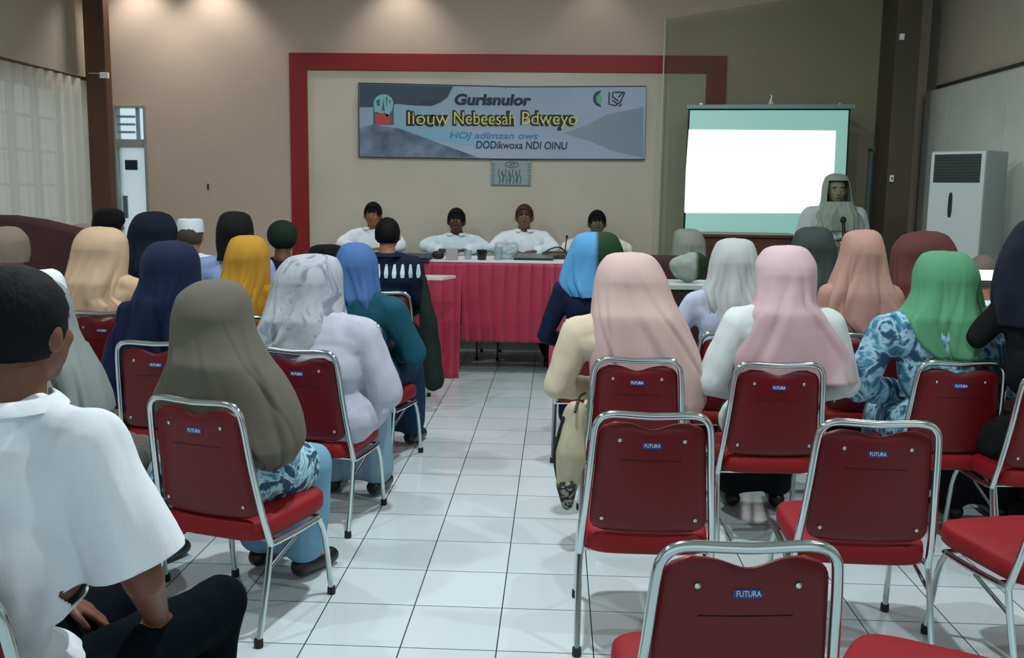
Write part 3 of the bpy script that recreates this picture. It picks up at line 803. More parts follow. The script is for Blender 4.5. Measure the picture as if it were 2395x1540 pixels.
# white-grey patterned scarf, lilac jacket
seated(735, 597, 4.4, 'person in a grey white patterned headscarf and pale lilac jacket leaning to the right', hij=batik('grey_flower_scarf', [(0, '4d5a70'), (.36, '77818e'), (.5, 'a6acb2'), (.7, '969da5'), (1, 'bfc4c9')], 7, 1.5),
       rows=[(597, 715, 765), (606, 676, 788), (640, 648, 800), (690, 634, 802), (740, 618, 812), (775, 602, 822), (805, 590, 800), (815, 600, 770)],
       top=cloth('pale_lilac_jacket', 'b3b6c6', bump=.35), bottom=cloth('pale_blue_grey_trousers', '7e9cab'), bottom_kind='robe', yaw=-8, lean=(-.05, .03), sw=.19, loose=.035, belly=.03, cpx=(693, 822, -10, RC+'under the woman in the lilac jacket'), folds=5, amp=.014,
       adj={'sR': (.05, 0, -.02), 'eR': (.07, .0, -.02), 'hip': (.06, 0, 0), 'sL': (.03, 0, 0)})
# navy
seated(400, 566, 4.85, 'person in a long bright navy headscarf left of the olive grey one', hij=hm('navy_headscarf', '0f1b3a'),
       rows=[(566, 375, 425), (578, 350, 450), (610, 336, 464), (655, 333, 466), (700, 318, 464), (750, 292, 468), (800, 266, 470), (870, 250, 470), (940, 244, 460)],
       top=NAVYC, bottom=NAVYC, bottom_kind='robe', sw=.19, lean=(.06, 0), cpx=(362, 803, -4, RC+'under the woman in bright navy'), dmax=.2)
# cream
seated(238, 533, 5.75, 'person in a creamy beige headscarf in front of the maroon sofa', hij=hm('cream_headscarf', 'c6a98c'),
       rows=[(533, 215, 262), (543, 192, 282), (565, 178, 296), (600, 173, 299), (650, 166, 296), (690, 160, 292), (712, 148, 312), (728, 152, 308)],
       top=hm('cream_headscarf', 'c6a98c'), bottom=CREAM, cpx=(236, 732, 0, RC+'under the woman in creamy beige'), sw=.2, dmax=.17, amp=.014, folds=7)
# mustard
seated(580, 553, 5.5, 'person in a mustard yellow headscarf', hij=hm('mustard_headscarf', 'b3852b'),
       rows=[(553, 560, 602), (564, 541, 618), (600, 530, 629), (640, 524, 629), (680, 518, 626), (720, 522, 622), (765, 540, 618)],
       top=cloth('mustard_dress', 'a8791c'), bottom=BLACKC, bottom_kind='robe', chair_label=RC+'under the woman in mustard yellow', dmax=.16)
# blue scarf teal clothes
seated(835, 570, 5.5, 'person in a cornflower blue headscarf and teal tunic beside the aisle', hij=hm('cornflower_headscarf', '47699f'),
       rows=[(570, 815, 852), (582, 797, 868), (610, 788, 881), (650, 794, 885), (690, 800, 890), (720, 815, 888), (745, 835, 884)],
       top=cloth('teal_tunic', '134a5c'), bottom=cloth('deep_blue_skirt', '10304e'), bottom_kind='skirt', yaw=-12, lean=(-.06, 0), sw=.18, cpx=(815, 752, -14, RC+'under the woman in cornflower blue'), loose=.03,
       adj={'sR': (.04, 0, -.03), 'eR': (.07, 0, 0)}, dmax=.15)
# batik man
seated(907, 513, 7.0, 'person with black hair and navy shirt with white drops, back turned, by the table', top=drops('navy_shirt_white_drops', '0d1c33', 'c3dfe2', P(900, 650, 6.85).z, P(900, 618, 6.85).z),
       bottom=BLACKC, sw=.19, hair=HAIR, skin=SKIN, cpx=(897, 684, -4, RC+'under the man in the navy patterned shirt'), collar=True, lean=(0, .02), loose=.02, hsc=1.05)
# dark navy
seated(357, 497, 6.3, 'person in a near-black navy headscarf beside the man in the white cap', hij=hm('midnight_headscarf', '0b1326'),
       rows=[(497, 338, 378), (508, 318, 400), (540, 305, 412), (590, 299, 412), (640, 297, 402), (690, 280, 415)], top=NAVYC, bottom=BLACKC, bottom_kind='robe', chair_label=RC+'under the woman in near-black navy', dmax=.16)
# white cap
r, loc, a = seated(446, 515, 7.0, 'person wearing a white flat-topped cap, grey brown neck and white shirt', top=WHITEC, bottom=BLACKC, hair=mat('greying_hair', '4a4238', rough=.8, bump=.4, bscale=90), skin=SKIN, collar=True, sw=.185,
                   chair_label=RC+'under the man in the white cap', hsc=1.05)
hc = Vector(joints(P(446, 515, 7.0).z, .185)['head'])
cp = MB().lathe([(.088, .028), (.094, .03), (.092, .10), (.086, .118), (.07, .126), (.01, .128)], (hc.x, hc.y-.012, hc.z), 36, Matrix.Diagonal((1, 1.14, 1)))
cp.obj('cap', mat('white_cap', 'e2ebf0', rough=.7), r)
# black hijab with blue shirt
seated(550, 497, 6.15, 'person in a black headscarf and periwinkle blue shirt behind the mustard headscarf', hij=hm('black_headscarf', '08090c'),
       rows=[(497, 532, 570), (508, 517, 584), (540, 510, 591), (572, 511, 592), (590, 515, 590), (608, 518, 592)], top=cloth('periwinkle_shirt', '8ea0cf'), bottom=BLACKC, chair_label=RC+'under the woman in the black headscarf', sw=.19, dmax=.12)
# green beret
r, loc, a = seated(662, 522, 7.0, 'person in a dark green rounded cap and black jacket in front of the red frame', top=BLACKC, bottom=BLACKC, skin=SKIN_D, hair=HAIR, sw=.2, chair_label=RC+'under the man in the dark green cap')
hc = joints(P(662, 522, 7.0).z, .2)['head']
MB().sq((hc.x, hc.y-.02, hc.z+.03), (.108, .118, .108), .95, .95, 30, 16).obj('cap', cloth('dark_green_cap', '17291f'), r)
# black slumped person right of it
seated(768, 574, 7.75, 'person in black with head bent low between the green cap and the blue headscarf', hij=hm('black_headscarf', '08090c'),
       rows=[(574, 745, 790), (580, 728, 803), (600, 720, 812), (625, 715, 820)], top=BLACKC, bottom=BLACKC, lean=(0, .08), dmax=.14, chair_label=RC+'under the person in black with the bent head')
# far left pieces
seated(12, 533, 4.7, 'person in a taupe headscarf and white shirt at the left edge', hij=hm('taupe_headscarf', '77695f'),
       rows=[(533, -15, 35), (543, -35, 50), (565, -48, 62), (595, -50, 64), (612, -48, 60)], top=WHITEC, bottom=BLACKC, sw=.23, adj={'neck': (0, 0, .05), 'sR': (.0, 0, .085), 'sL': (0, 0, .085), 'eR': (.02, 0, .05)}, chair_label=RC+'under the person in taupe at the left edge', dmax=.12)
seated(257, 487, 7.6, 'person in a black headscarf with a stiff brim before the brown pillar', hij=hm('black_headscarf', '08090c'),
       rows=[(487, 240, 270), (496, 226, 285), (515, 221, 294), (535, 219, 284), (560, 212, 275), (600, 190, 290)], top=BLACKC, bottom=BLACKC, yaw=-40, chair_label=RC+'under the person in black before the brown pillar', dmax=.15)
seated(185, 525, 8.2, 'person in a dusty rose headscarf peeking out behind the maroon sofa', hij=hm('dusty_rose_headscarf', '9a8480'),
       rows=[(525, 180, 218), (535, 167, 226), (560, 163, 230), (600, 160, 235)], top=BLACKC, bottom=BLACKC, chair_label=RC+'under the person in dusty rose', dmax=.13)

# maroon sofa
MAR = mat('maroon_velvet', '3a161b', rough=.75, var=.3, vscale=5, bump=.2, bscale=30)
so = empty('high_backed_sofa', (P(40, 560, 6.0).x-.15, 6.15, 0), label='dark maroon high-backed sofa at the left below the cream curtain', cat='sofa')
Lx = .52
b = MB(); pz = [(-.8, 1.355), (.05, 1.355), (.25, 1.33), (.52, 1.27), (.53, .3), (-.8, .3)]
b.prism([(x, -.08, z) for x, z in pz], (0, .16, 0)); b.obj('backrest', MAR, so, smooth=False, bevel=.03)
MB().sq((-.13, .38, .36), (.66, .36, .1), .3, .3).obj('seat', MAR, so)
MB().sq((.47, .34, .45), (.08, .4, .2), .3, .3).obj('armrest', MAR, so); MB().sq((-.74, .34, .45), (.08, .4, .2), .3, .3).obj('armrest', MAR, so)
for x in (-.7, .42):
    for yv in (.0, .66): MB().box(x-.03, x+.03, yv-.03, yv+.03, 0, .3).obj('leg', RUBBER, so, smooth=False)

# ================================================================ AUDIENCE, RIGHT BLOCK
PINK = hm('pale_pink_headscarf', 'c2a8a3')
seated(1468, 593, 4.4, 'person in a large pale pink headscarf and cream cardigan beside the aisle', hij=PINK,
       rows=[(593, 1442, 1500), (603, 1417, 1528), (640, 1396, 1553), (700, 1386, 1575), (760, 1380, 1605), (830, 1376, 1632), (890, 1380, 1646), (930, 1388, 1645), (965, 1400, 1630)],
       top=hm('cream_cardigan', 'cdbfa6'), bottom=cloth('cream_skirt', 'bfb49c'), bottom_kind='robe', sw=.185, lean=(-.03, 0), cpx=(1492, 842, 0, RC+'under the woman in pale pink'), dmax=.21, folds=5, amp=.008, loose=.025,
       adj={'eL': (-.07, -.02, .0), 'sL': (-.035, 0, -.02)})
seated(1838, 577, 4.25, 'person in a rose pink headscarf with a pale shawl and white flowered dress', hij=batik('rose_white_scarf', [(0, 'b4939a'), (.45, 'bfa0a6'), (.62, 'cdb9bd'), (1, 'c9c6c8')], 1.6, .6),
       rows=[(577, 1812, 1868), (588, 1786, 1890), (625, 1768, 1907), (665, 1768, 1906), (700, 1764, 1902), (740, 1742, 1930), (790, 1722, 1962), (840, 1705, 1988), (885, 1720, 1996)],
       top=batik('white_flower_dress', [(0, '6d745c'), (.3, 'b9c0bc'), (.45, 'c9d2d2'), (.75, 'd2dada'), (.8, 'd9a5a0')], 4, .8), bottom=cloth('black_skirt', '0e0f13'), bottom_kind='robe', sw=.19, cpx=(1825, 853, 2, RC+'under the woman in rose pink'), dmax=.2, loose=.03, folds=4, amp=.012,
       adj={'eL': (-.05, -.02, 0), 'eR': (.05, 0, 0)})
GRN = hm('emerald_headscarf', '56956e')
seated(2212, 590, 4.3, 'person in an emerald green headscarf and blue batik blouse', hij=GRN,
       rows=[(590, 2180, 2242), (600, 2156, 2264), (640, 2138, 2285), (680, 2134, 2290), (715, 2118, 2296), (750, 2092, 2305), (790, 2108, 2296), (815, 2130, 2280), (838, 2160, 2265)],
       top=batik('blue_batik', [(0, '1c2c4e'), (.4, '2f5070'), (.5, '9ec4d6'), (.6, '3f7c96'), (.75, '24385c'), (1, 'c8dde6')], 6, 2.5), bottom=cloth('slate_skirt', '45606a'), bottom_kind='robe', sw=.205, cpx=(2252, 850, 2, RC+'under the woman in emerald green'), dmax=.19, loose=.03, amp=.014, folds=5,
       adj={'eL': (-.09, -.02, -.02), 'sL': (-.05, 0, -.02), 'eR': (.04, 0, 0)})
seated(1715, 560, 5.25, 'person in a pearl grey ruffled headscarf and pale blue blouse', hij=hm('pearl_grey_headscarf', 'b3b6b6'),
       rows=[(560, 1698, 1742), (570, 1677, 1760), (610, 1662, 1771), (650, 1656, 1774), (685, 1642, 1782), (720, 1645, 1785), (765, 1660, 1775)],
       top=cloth('pale_blue_blouse', 'b4bfd4'), bottom=cloth('black_skirt', '0e0f13'), bottom_kind='robe', sw=.2, chair_label=RC+'under the woman in pearl grey', amp=.02, folds=8, dmax=.16, adj={'eL': (-.06, 0, 0)})
seated(2020, 540, 5.3, 'person in a peach headscarf falling to one side between the rose and green headscarves', hij=hm('peach_headscarf', 'b38c7f'),
       rows=[(540, 2000, 2042), (552, 1976, 2058), (600, 1964, 2068), (650, 1945, 2076), (700, 1926, 2095), (740, 1918, 2116), (772, 1960, 2090)],
       top=cloth('peach_dress', 'b3897c'), bottom=BLACKC, bottom_kind='robe', chair_label=RC+'under the woman in peach', dmax=.16, amp=.012)
seated(1902, 533, 6.1, 'person in a dark olive grey headscarf in front of the projection screen', hij=hm('dark_olive_headscarf', '3b4340'),
       rows=[(533, 1880, 1925), (544, 1863, 1943), (590, 1850, 1953), (650, 1848, 1954), (700, 1846, 1956), (740, 1840, 1960)], top=BLACKC, bottom=BLACKC, chair_label=RC+'under the woman in dark olive grey', dmax=.16)
seated(2168, 543, 6.1, 'person in a dull maroon headscarf behind the green headscarf', hij=hm('dull_maroon_headscarf', '633a39'),
       rows=[(543, 2148, 2192), (555, 2108, 2218), (590, 2086, 2236), (640, 2080, 2240), (690, 2074, 2242), (730, 2070, 2240)], top=cloth('maroon_dress', '4b2327'), bottom=BLACKC, chair_label=RC+'under the woman in dull maroon', dmax=.17)
def two_tone(name, c1, c2, x):
    m = cloth(name, c1); nt = m.node_tree; b = nt.nodes['Principled BSDF']; tc = nt.nodes.new('ShaderNodeTexCoord'); sp = nt.nodes.new('ShaderNodeSeparateXYZ')
    r = nt.nodes.new('ShaderNodeMapRange'); r.inputs[1].default_value = x-.012; r.inputs[2].default_value = x+.012
    mx = nt.nodes.new('ShaderNodeMix'); mx.data_type = 'RGBA'; mx.inputs[6].default_value = lin(c1); mx.inputs[7].default_value = lin(c2)
    L = nt.links.new; L(tc.outputs['Object'], sp.inputs[0]); L(sp.outputs[0], r.inputs[0]); L(r.outputs[0], mx.inputs['Factor']); L(mx.outputs[2], b.inputs['Base Color']); return m
seated(1395, 545, 5.7, 'person in headscarf half sky blue half dark green and navy clothes by the table end', hij=two_tone('blue_green_headscarf', '5596c6', '1d3a1c', .0),
       rows=[(545, 1368, 1424), (555, 1346, 1442), (590, 1330, 1457), (625, 1316, 1460), (660, 1308, 1458), (690, 1330, 1440)], top=NAVYC, bottom=NAVYC, bottom_kind='robe', sw=.19, chair_label=RC+'under the person in sky blue and green', dmax=.15,
       adj={'eL': (-.04, 0, 0)})
r9, loc, a = seated(2298, 600, 5.6, 'person with thin grey hair and a white shirt behind the green headscarf', top=WHITEC, bottom=BLACKC, hair=mat('thin_grey_hair', '6c6156', rough=.7, bump=.5, bscale=120), skin=SKIN_L, yaw=-8, collar=True, chair_label=RC+'under the man with thin grey hair', sw=.19)
# woman in black with a phone at the right edge
r10, loc, a = seated(2455, 512, 4.25, 'person in black navy headscarf and black sleeves holding a phone at the right edge', hij=hm('black_navy_headscarf', '0f1626'),
       rows=[(512, 2415, 2470), (522, 2388, 2496), (560, 2362, 2515), (600, 2342, 2530), (640, 2330, 2545), (690, 2325, 2560), (760, 2330, 2560)],
       top=BLACKC, bottom=BLACKC, bottom_kind='robe', yaw=4, arms='hold', voxel=.007, chair_label=RC+'under the woman in black at the right edge', dmax=.17,
       adj={'sL': (.02, .03, -.02), 'eL': (.0, .10, .10), 'wL': (-.02, .08, .07), 'wR': (-.08, .06, .03)}, curl=.8)
# grey persons by the screen
seated(1607, 537, 7.9, 'person in a light grey headscarf and grey clothes at the left foot of the screen', hij=hm('light_grey_headscarf', '8b9287'),
       rows=[(537, 1590, 1626), (546, 1578, 1640), (575, 1574, 1650), (600, 1572, 1650), (630, 1560, 1652), (660, 1545, 1655)], top=cloth('grey_blouse', '807a72'), bottom=BLACKC, yaw=30, chair_label=RC+'under the person in light grey by the screen', dmax=.13)

# ================================================================ PANEL TABLE
TY = 8.2
TZ = .967
tx0, tx1 = P(800, 612, TY).x, P(1570, 612, TY).x
tb = empty('conference_table', ((tx0+tx1)/2, TY+.32, 0), label='long conference table in front of the red frame with white top and crimson skirt', cat='table')
hw = (tx1-tx0)/2
MB().box(-hw+.01, hw-.01, -.29, .29, TZ-.035, TZ-.006).obj('tabletop', mat('table_board', '8a7a66', rough=.6), tb, smooth=False)
for sx in (-hw+.08, -hw*.45, hw*.45, hw-.08):
    for sy in (-.24, .24): MB().tube([(sx, sy, 0), (sx, sy, TZ-.03)], .018, 8).obj('leg', mat('grey_steel', '6d7274', rough=.4, metal=.8), tb)
wc = MB(); wc.box(tx0, tx1, TY-.002, TY+.64, TZ-.005, TZ+.002); wc.box(tx0-.002, tx1+.002, TY-.012, TY-.002, TZ-.018, TZ+.002)
tag(wc.obj('tablecloth', mat('white_table_cloth', 'dfe6e6', rough=.8), smooth=False), 'white cloth covering the top of the long conference table', 'tablecloth')
SK = mat('crimson_satin', 'a82445', rough=.5, sheen=.3, bump=.1, bscale=8, bstretch=(6, 6, .4), var=.12, vscale=4)
gx0, gx1 = P(1080, 803, TY).x, P(1284, 803, TY).x
n = 900; xs = np.linspace(tx0, tx1, n); V = []; Fc = []; nz = 26
def pleat(x):
    u = (x/.105) % 1.0; sh = (u**.5)*(1-max(0, (u-.82))/.18)
    return sh
for i in range(nz+1):
    t = i/nz
    for x in xs:
        side = 0 if gx0 < x < gx1 else 1
        dd_ = min(abs(x-gx0), abs(x-gx1)); hem = .285 if not side else .015+ .02*sin(x*9)
        z = TZ-.012+(hem-TZ+.012)*t
        amp = .01+.034*t**.7
        flare = (.20*t**1.5 if side else .02*t)
        yy = TY-.014-pleat(x+.03*noise.noise((x*2, t*.8, 0)))*amp-flare-.012*noise.noise((x*3, t*2, 5))*t
        V.append((x, yy, z))
for i in range(nz):
    for j in range(n-1):
        x = xs[j]
        if (xs[j] <= gx0 < xs[j+1] or xs[j] <= gx1 < xs[j+1]) and i > 3: continue
        a = i*n+j; Fc.append((a, a+1, a+n+1, a+n))
sk = mk('table_skirt', V, Fc, SK); s_ = sk.modifiers.new('s', 'SOLIDIFY'); s_.thickness = .003; s_.offset = -1
tag(sk, 'pleated crimson cloth skirt along the front of the long table', 'table skirt')
# things on the table
def tabletop_y(x, y): return PZ(x, y, TZ+.002)
def on(px, py):
    q = PZ(px, py, TZ+.003); return q
G_GLASS = glass_mat('clear_glass', 'cfdede', .72, 'dfeaea')
def cup(name, px, py, r, h, m, label, cat, rim=None):
    q = on(px, py); o = MB().lathe([(r*.78, 0), (r*.8, .002), (r, h), (r*.92, h), (r*.74, .008)], (0, 0, 0), 20).obj(name, m, loc=q); return tag(o, label, cat)
cup('cup', 1127, 608, .045, .085, mat('black_plastic', '15191b', rough=.3), 'black cup on the table between the two middle speakers', 'cup')
cup('drinking_glass', 1165, 608, .04, .11, G_GLASS, 'clear drinking glass right of the black cup on the table', 'glass')
cup('drinking_glass', 1095, 607, .035, .08, G_GLASS, 'small clear glass left of the black cup on the table', 'glass')
bx = on(1057, 608); tag(MB().box(-.05, .05, -.03, .03, 0, .10).obj('tissue_box', mat('grey_carton', 'a5a8a3', rough=.7), smooth=False, loc=bx, bevel=.006), 'small pale grey box on the table before the second speaker', 'box')
bx = on(1025, 606); tag(MB().sq((0, 0, .035), (.05, .04, .034), .6, .7).obj('pouch', mat('black_leather', '121519', rough=.5), loc=bx), 'black pouch on the table left of the pale grey box', 'pouch')
# laptop
def laptop(px, py, w, rz, label, lid=mat('dark_lid', '1c2224', rough=.3), ang=100):
    q = on(px, py); e = empty('laptop', q, rz, label=label, cat='laptop')
    MB().box(-w/2, w/2, -.12, .12, 0, .02).obj('base', mat('black_plastic', '15191b'), e, smooth=False, bevel=.004)
    MB().box(-w/2, w/2, -.115, .115, .021, .032, Matrix.Rotation(radians(6), 4, 'X')).obj('lid', lid, e, smooth=False, bevel=.003)
    return e
laptop(1248, 607, .34, 0, 'flat dark laptop on the table before the third speaker', mat('grey_green_lid', '5e706d', rough=.3))
laptop(960, 606, .36, 0, 'navy folded laptop on the left end of the table', mat('navy_lid', '22354c', rough=.4))
q = on(1300, 605); bg_ = MB().sq((0, 0, .03), (.13, .09, .035), .6, .5).obj('handbag', mat('black_brown_leather', '1e1613', rough=.4, var=.4, var_col='5a4030', vscale=20), loc=q); tag(bg_, 'low black and brown handbag on the table beside the microphone', 'handbag')
MB().tube([(-.1, -.02, .05), (-.05, -.03, .085), (.03, -.02, .1), (.1, 0, .05)], .006, 8, sm=5).obj('strap', mat('black_leather', '121519'), bg_)
# glass with straw-like microphone
q = on(1322, 604); mi = empty('microphone_stand', q+Vector((0, .09, 0)), label='thin black gooseneck microphone standing on the table right of the handbag', cat='microphone')
MB().lathe([(.035, 0), (.035, .01), (.01, .016), (.005, .02)], (0, 0, 0), 20).obj('base', mat('beige_base', 'a79e86', rough=.5), mi)
MB().tube([(0, 0, .015), (0, 0, .09), (.012, 0, .17)], .005, 8, sm=4).obj('pole', RUBBER, mi)
MB().lathe([(.004, 0), (.010, .005), (.011, .022), (.004, .03)], (.012, 0, .17), 14).obj('head', RUBBER, mi)
# crumpled clear bag before speaker 3
bm_ = Body(); bm_.ell((0, 0, .06), (.10, .07, .06)); bm_.ell((.06, 0, .1), (.06, .05, .05)); bm_.ell((-.05, .01, .1), (.05, .04, .04))
pb_ = bm_.bake('snack_bag', glass_mat('crinkled_plastic', 'c7d6d8', .45, 'dde8ea'), None, .008, 2, fold=(.02, (16, 16), 3)); pb_.location = on(1183, 606); tag(pb_, 'crumpled clear plastic bag on the table before the third speaker', 'plastic bag')
pp = tabletop_y(905, 606); tag(MB().box(-.15, .15, -.1, .1, 0, .012).obj('paper_pile', mat('white_paper', 'dfe3e0', rough=.8), smooth=False, loc=on(880, 603)), 'pile of white paper on the far left of the long table', 'paper')
# folded programme hanging at the left
q = P(995, 640, 7.6)
pr = MB().prism([P(995, 640, 7.6), P(1054, 643, 7.6), P(1046, 656, 7.6), P(1032, 664, 7.6), P(1000, 666, 7.6)], (0, .004, 0)).obj('paper_sheet', mat('white_paper', 'dfe3e0', rough=.8), smooth=False)
bpy.data.objects.remove(pr)
q0 = P(975, 652, 7.5)
wt = empty('side_table', (q0.x-.02, 7.62, 0), label='small table with a white top before the left end of the crimson skirt', cat='side table')
MB().prism([(-.25, -.12, q0.z-.01), (.22, -.12, q0.z-.01), (.30, .1, q0.z-.01), (-.25, .1, q0.z-.01)], (0, 0, .022)).obj('tabletop', mat('white_top', 'd3d2cc', rough=.5), wt, smooth=False)
MB().tube([(-.02, .0, 0.02), (-.02, 0, q0.z)], .02, 10).obj('leg', CHROME, wt); MB().lathe([(.15, 0), (.15, .012), (.03, .025)], (-.02, 0, 0)).obj('base', CHROME, wt)

# the four speakers behind the table, facing the audience
def speaker(px, py, Y, label, skin, hairm, top, clabel, rows=None, hij=None, **k):
    Y = 9.12; crown = P(px, py, Y); J = joints(crown.z, .18, (0, .02), arms='table', twist=k.pop('twist', 0))
    J['hip'].z = .6; J['neck'].z = crown.z-.26
    for n_ in 'LR': J['s'+n_].z = crown.z-.315; 
    for n_, s in (('L', -1), ('R', 1)):
        J['e'+n_] = Vector((s*.27, .1, 1.04)); J['w'+n_] = Vector((s*.12, .25, 1.02))
    loc = Vector((crown.x, Y-.03, 0))
    r = make_person(loc, pi, J, label, skin=skin, top=top, bottom=BLACKC, sw=.18, hair=hairm, eyes=True, voxel=.008, collar=True, seed=px % 7, loose=.02, palms={'L': Vector((0, 0, 1)), 'R': Vector((0, 0, 1))}, **k)
    place_chair((loc.x, loc.y+.0), pi, clabel)
    return r
DKSKIN = mat('dark_brown_skin', '4e2f22', rough=.5)
speaker(873, 474, 9.05, 'person with black hair and white shirt, leftmost speaker behind the long table', mat('golden_brown_skin', '8a5a34', rough=.5), HAIR, WHITEC, RC+'of the leftmost speaker behind the table')
speaker(1068, 488, 9.05, 'person with black hair and ice white shirt, second seated speaker from the left', DKSKIN, HAIR, cloth('ice_white_shirt', 'd3e4ec'), RC+'of the second speaker from the left', twist=.12)
speaker(1227, 479, 9.05, 'person with auburn hair and white shirt, third seated speaker from the left', mat('mid_brown_skin', '70503d', rough=.5), mat('auburn_hair', '3b1712', rough=.6), WHITEC, RC+'of the third speaker from the left', twist=-.2)
speaker(1397, 493, 9.05, 'person with black hair behind the sky blue headscarf, rightmost seated speaker', mat('olive_brown_skin', '57503a', rough=.5), HAIR, cloth('warm_white_shirt', 'e6e2d6'), RC+'of the rightmost seated speaker')
# standing speaker
cr_ = P(1956, 409, 8.3); J = joints(cr_.z-.015, .19, stand=True, arms='hold')
J['wL'] = Vector((-.06, .26, J['neck'].z-.28)); J['wR'] = Vector((.06, .25, J['neck'].z-.24)); J['eL'] = Vector((-.27, .02, J['neck'].z-.33)); J['eR'] = Vector((.27, .02, J['neck'].z-.33))
st = make_person(Vector((cr_.x, 8.3, 0)), pi, J, 'person standing in pale robe and headscarf at the right edge of the projection screen', skin=mat('olive_grey_skin', '77745c', rough=.6), top=cloth('pale_grey_robe', 'b4c0c0'), bottom=cloth('pale_grey_robe', 'b4c0c0'),  # skin is one even greyish olive colour
                 sw=.2, eyes=True, loose=.04, seed=3, voxel=.008)
hijab(st, [(408, 1944, 1970), (416, 1931, 1981), (440, 1924, 1987), (470, 1921, 1990), (487, 1914, 1998), (505, 1900, 2012), (540, 1893, 2020)], 8.3, hm('grey_green_headscarf', '8f9b8d'), seed=1, yawf=pi, dmax=.15)
mk_ = MB().tube([(0, 0, 0), (0, .0, .14)], .014, 12); mk_.sq((0, 0, .16), (.024, .024, .03), 1, 1, 16, 10)
mm = mk_.obj('microphone', RUBBER, loc=Vector((cr_.x+.0, 8.3-.33, J['neck'].z-.22))); mm.rotation_euler = (radians(-20), 0, 0); tag(mm, 'black hand microphone held by the standing speaker', 'microphone')

# ================================================================ BANNER, PLAQUE, SCREEN
Yb = YB-.05
def bp(x, y, d=0): return P(x, y, Yb-d)
bn = empty('banner', bp(1175, 285)*1, label='wide blue grey banner with lettering hung inside the red frame', cat='banner')
def flat(name, poly, m, d=0, t=.0008, label=None):
    v = [bp(x, y, d)-bn.location for x, y in poly]; o = MB().prism(v, (0, t, 0)).obj(name, m, bn, smooth=False)
    if label: o['label'] = label
    return o
BN = mat('banner_periwinkle', 'a2b2ca', rough=.6, var=.12, vscale=1.2, var_col='93a6bc')
flat('sheet', [(839, 194), (1000, 198), (1200, 203), (1511, 202), (1507, 372), (1180, 371), (1000, 368), (840, 366)], BN, 0, .008)
flat('edge', [(838, 193), (1000, 197), (1200, 202), (1512, 201), (1512, 203.2), (1200, 204.5), (1000, 199.5), (840, 195.5), (841, 366), (1000, 368), (1180, 371.2), (1508, 372), (1508, 374), (1180, 373.5), (1000, 370.5), (839, 368.5)], mat('black_hem', '1d242b'), .001)
flat('swoosh', [(841, 196), (1060, 202), (1046, 228), (1030, 240), (1008, 248), (975, 247), (925, 244), (900, 250), (841, 251)], mat('slate_ink', '3a4c5e', rough=.6, var=.15, vscale=2), .0014)
flat('swoosh', [(841, 300), (870, 292), (930, 300), (980, 318), (1040, 340), (1095, 360), (1120, 369), (1000, 367), (841, 365)], mat('dusk_blue_ink', '43566f', rough=.6, var=.3, vscale=5, var_col='7d8fa6'), .0014)
flat('swoosh', [(926, 243), (975, 248), (1010, 262), (1050, 300), (1130, 318), (1080, 330), (1000, 322), (930, 298), (905, 270)], mat('sky_ink', '8cb0c6', rough=.6), .0016)
flat('swoosh', [(930, 300), (1010, 308), (1110, 318), (1160, 330), (1160, 344), (1090, 338), (1000, 322)], mat('aqua_ink', '7fb2ce', rough=.6), .0019)
flat('swoosh', [(1318, 312), (1370, 294), (1420, 268), (1505, 250), (1505, 370), (1430, 352), (1380, 330)], mat('mist_ink', '8698a8', rough=.6, var=.08, vscale=2), .0014)
# round-topped logo
arc = [(897+24*cos(a), 240-21*sin(a)) for a in np.linspace(0, pi, 14)]
flat('logo', arc+[(873, 292), (921, 292)], mat('slate_logo', '4c5f6e'), .0022)
arc = [(897+22*cos(a), 240-19*sin(a)) for a in np.linspace(0, pi, 14)]
lg = flat('logo', [(876, 262), (874, 240)]+arc[::-1][1:-1]+[(920, 240), (917, 258), (905, 275), (900, 262), (897, 230), (892, 262)], mat('turquoise_logo', '79c2cb'), .003)
flat('logo', [(878, 267), (905, 266), (918, 278), (910, 290), (878, 293)], mat('red_logo', 'c2434c'), .003)
flat('logo', [(892+8*cos(a), 262+3.5*sin(a)) for a in np.linspace(0, 2*pi, 14)], mat('pale_green_logo', '9ab08a'), .0036)
for (x0, y0, w_, h_) in ((880, 235, 9, 14), (902, 228, 4, 24), (910, 236, 4, 10)): flat('logo', [(x0, y0), (x0+w_, y0-3), (x0+w_-1, y0+h_), (x0+2, y0+h_-3)], mat('slate_logo', '4c5f6e'), .0036)
# crescent and shield logos
INK = mat('navy_ink', '18233f'); 
cres = [(1402-19*sin(a)*1.0+4, 231-19*cos(a)) for a in np.linspace(.0, pi, 16)]+[(1404-10*sin(a), 231-13*cos(a)) for a in np.linspace(pi, 0, 12)]
flat('logo', cres, mat('deep_teal_ink', '164050'), .002)
flat('logo', [(1399+8*cos(a), 232+13*sin(a)) for a in np.linspace(0, 2*pi, 18)], mat('sea_green_ink', '69a88e'), .0016)
def stroke(pts, w, m, d=.0022):
    b = MB(); P3 = [bp(x, y, d)-bn.location for x, y in pts]; b.tube(P3, w, 6); o = b.obj('logo_stroke', m, bn)
    for v in o.data.vertices: v.co.y = (v.co.y-P3[0].y)*.15+P3[0].y
for pts in ([(1425, 216), (1424, 244), (1440, 247), (1451, 239), (1461, 216)], [(1434, 215), (1432, 226), (1447, 237)], [(1437, 216), (1460, 216)], [(1446, 228), (1456, 218)], [(1432, 234), (1444, 243)], [(1447, 249), (1455, 243)]): stroke(pts, .0065, INK)
ML = lambda x, y, d: Matrix.Translation(bp(x, y, d)-bn.location) @ Matrix.Rotation(pi/2, 4, 'X')
pw = lambda x0, x1: (bp(x1, 290)-bp(x0, 290)).x
def line(s, x0, x1, y, size, m, d=.003, **k): return text_mesh('lettering', s, size, m, bn, ML(x0, y, d), width=pw(x0, x1), **k)
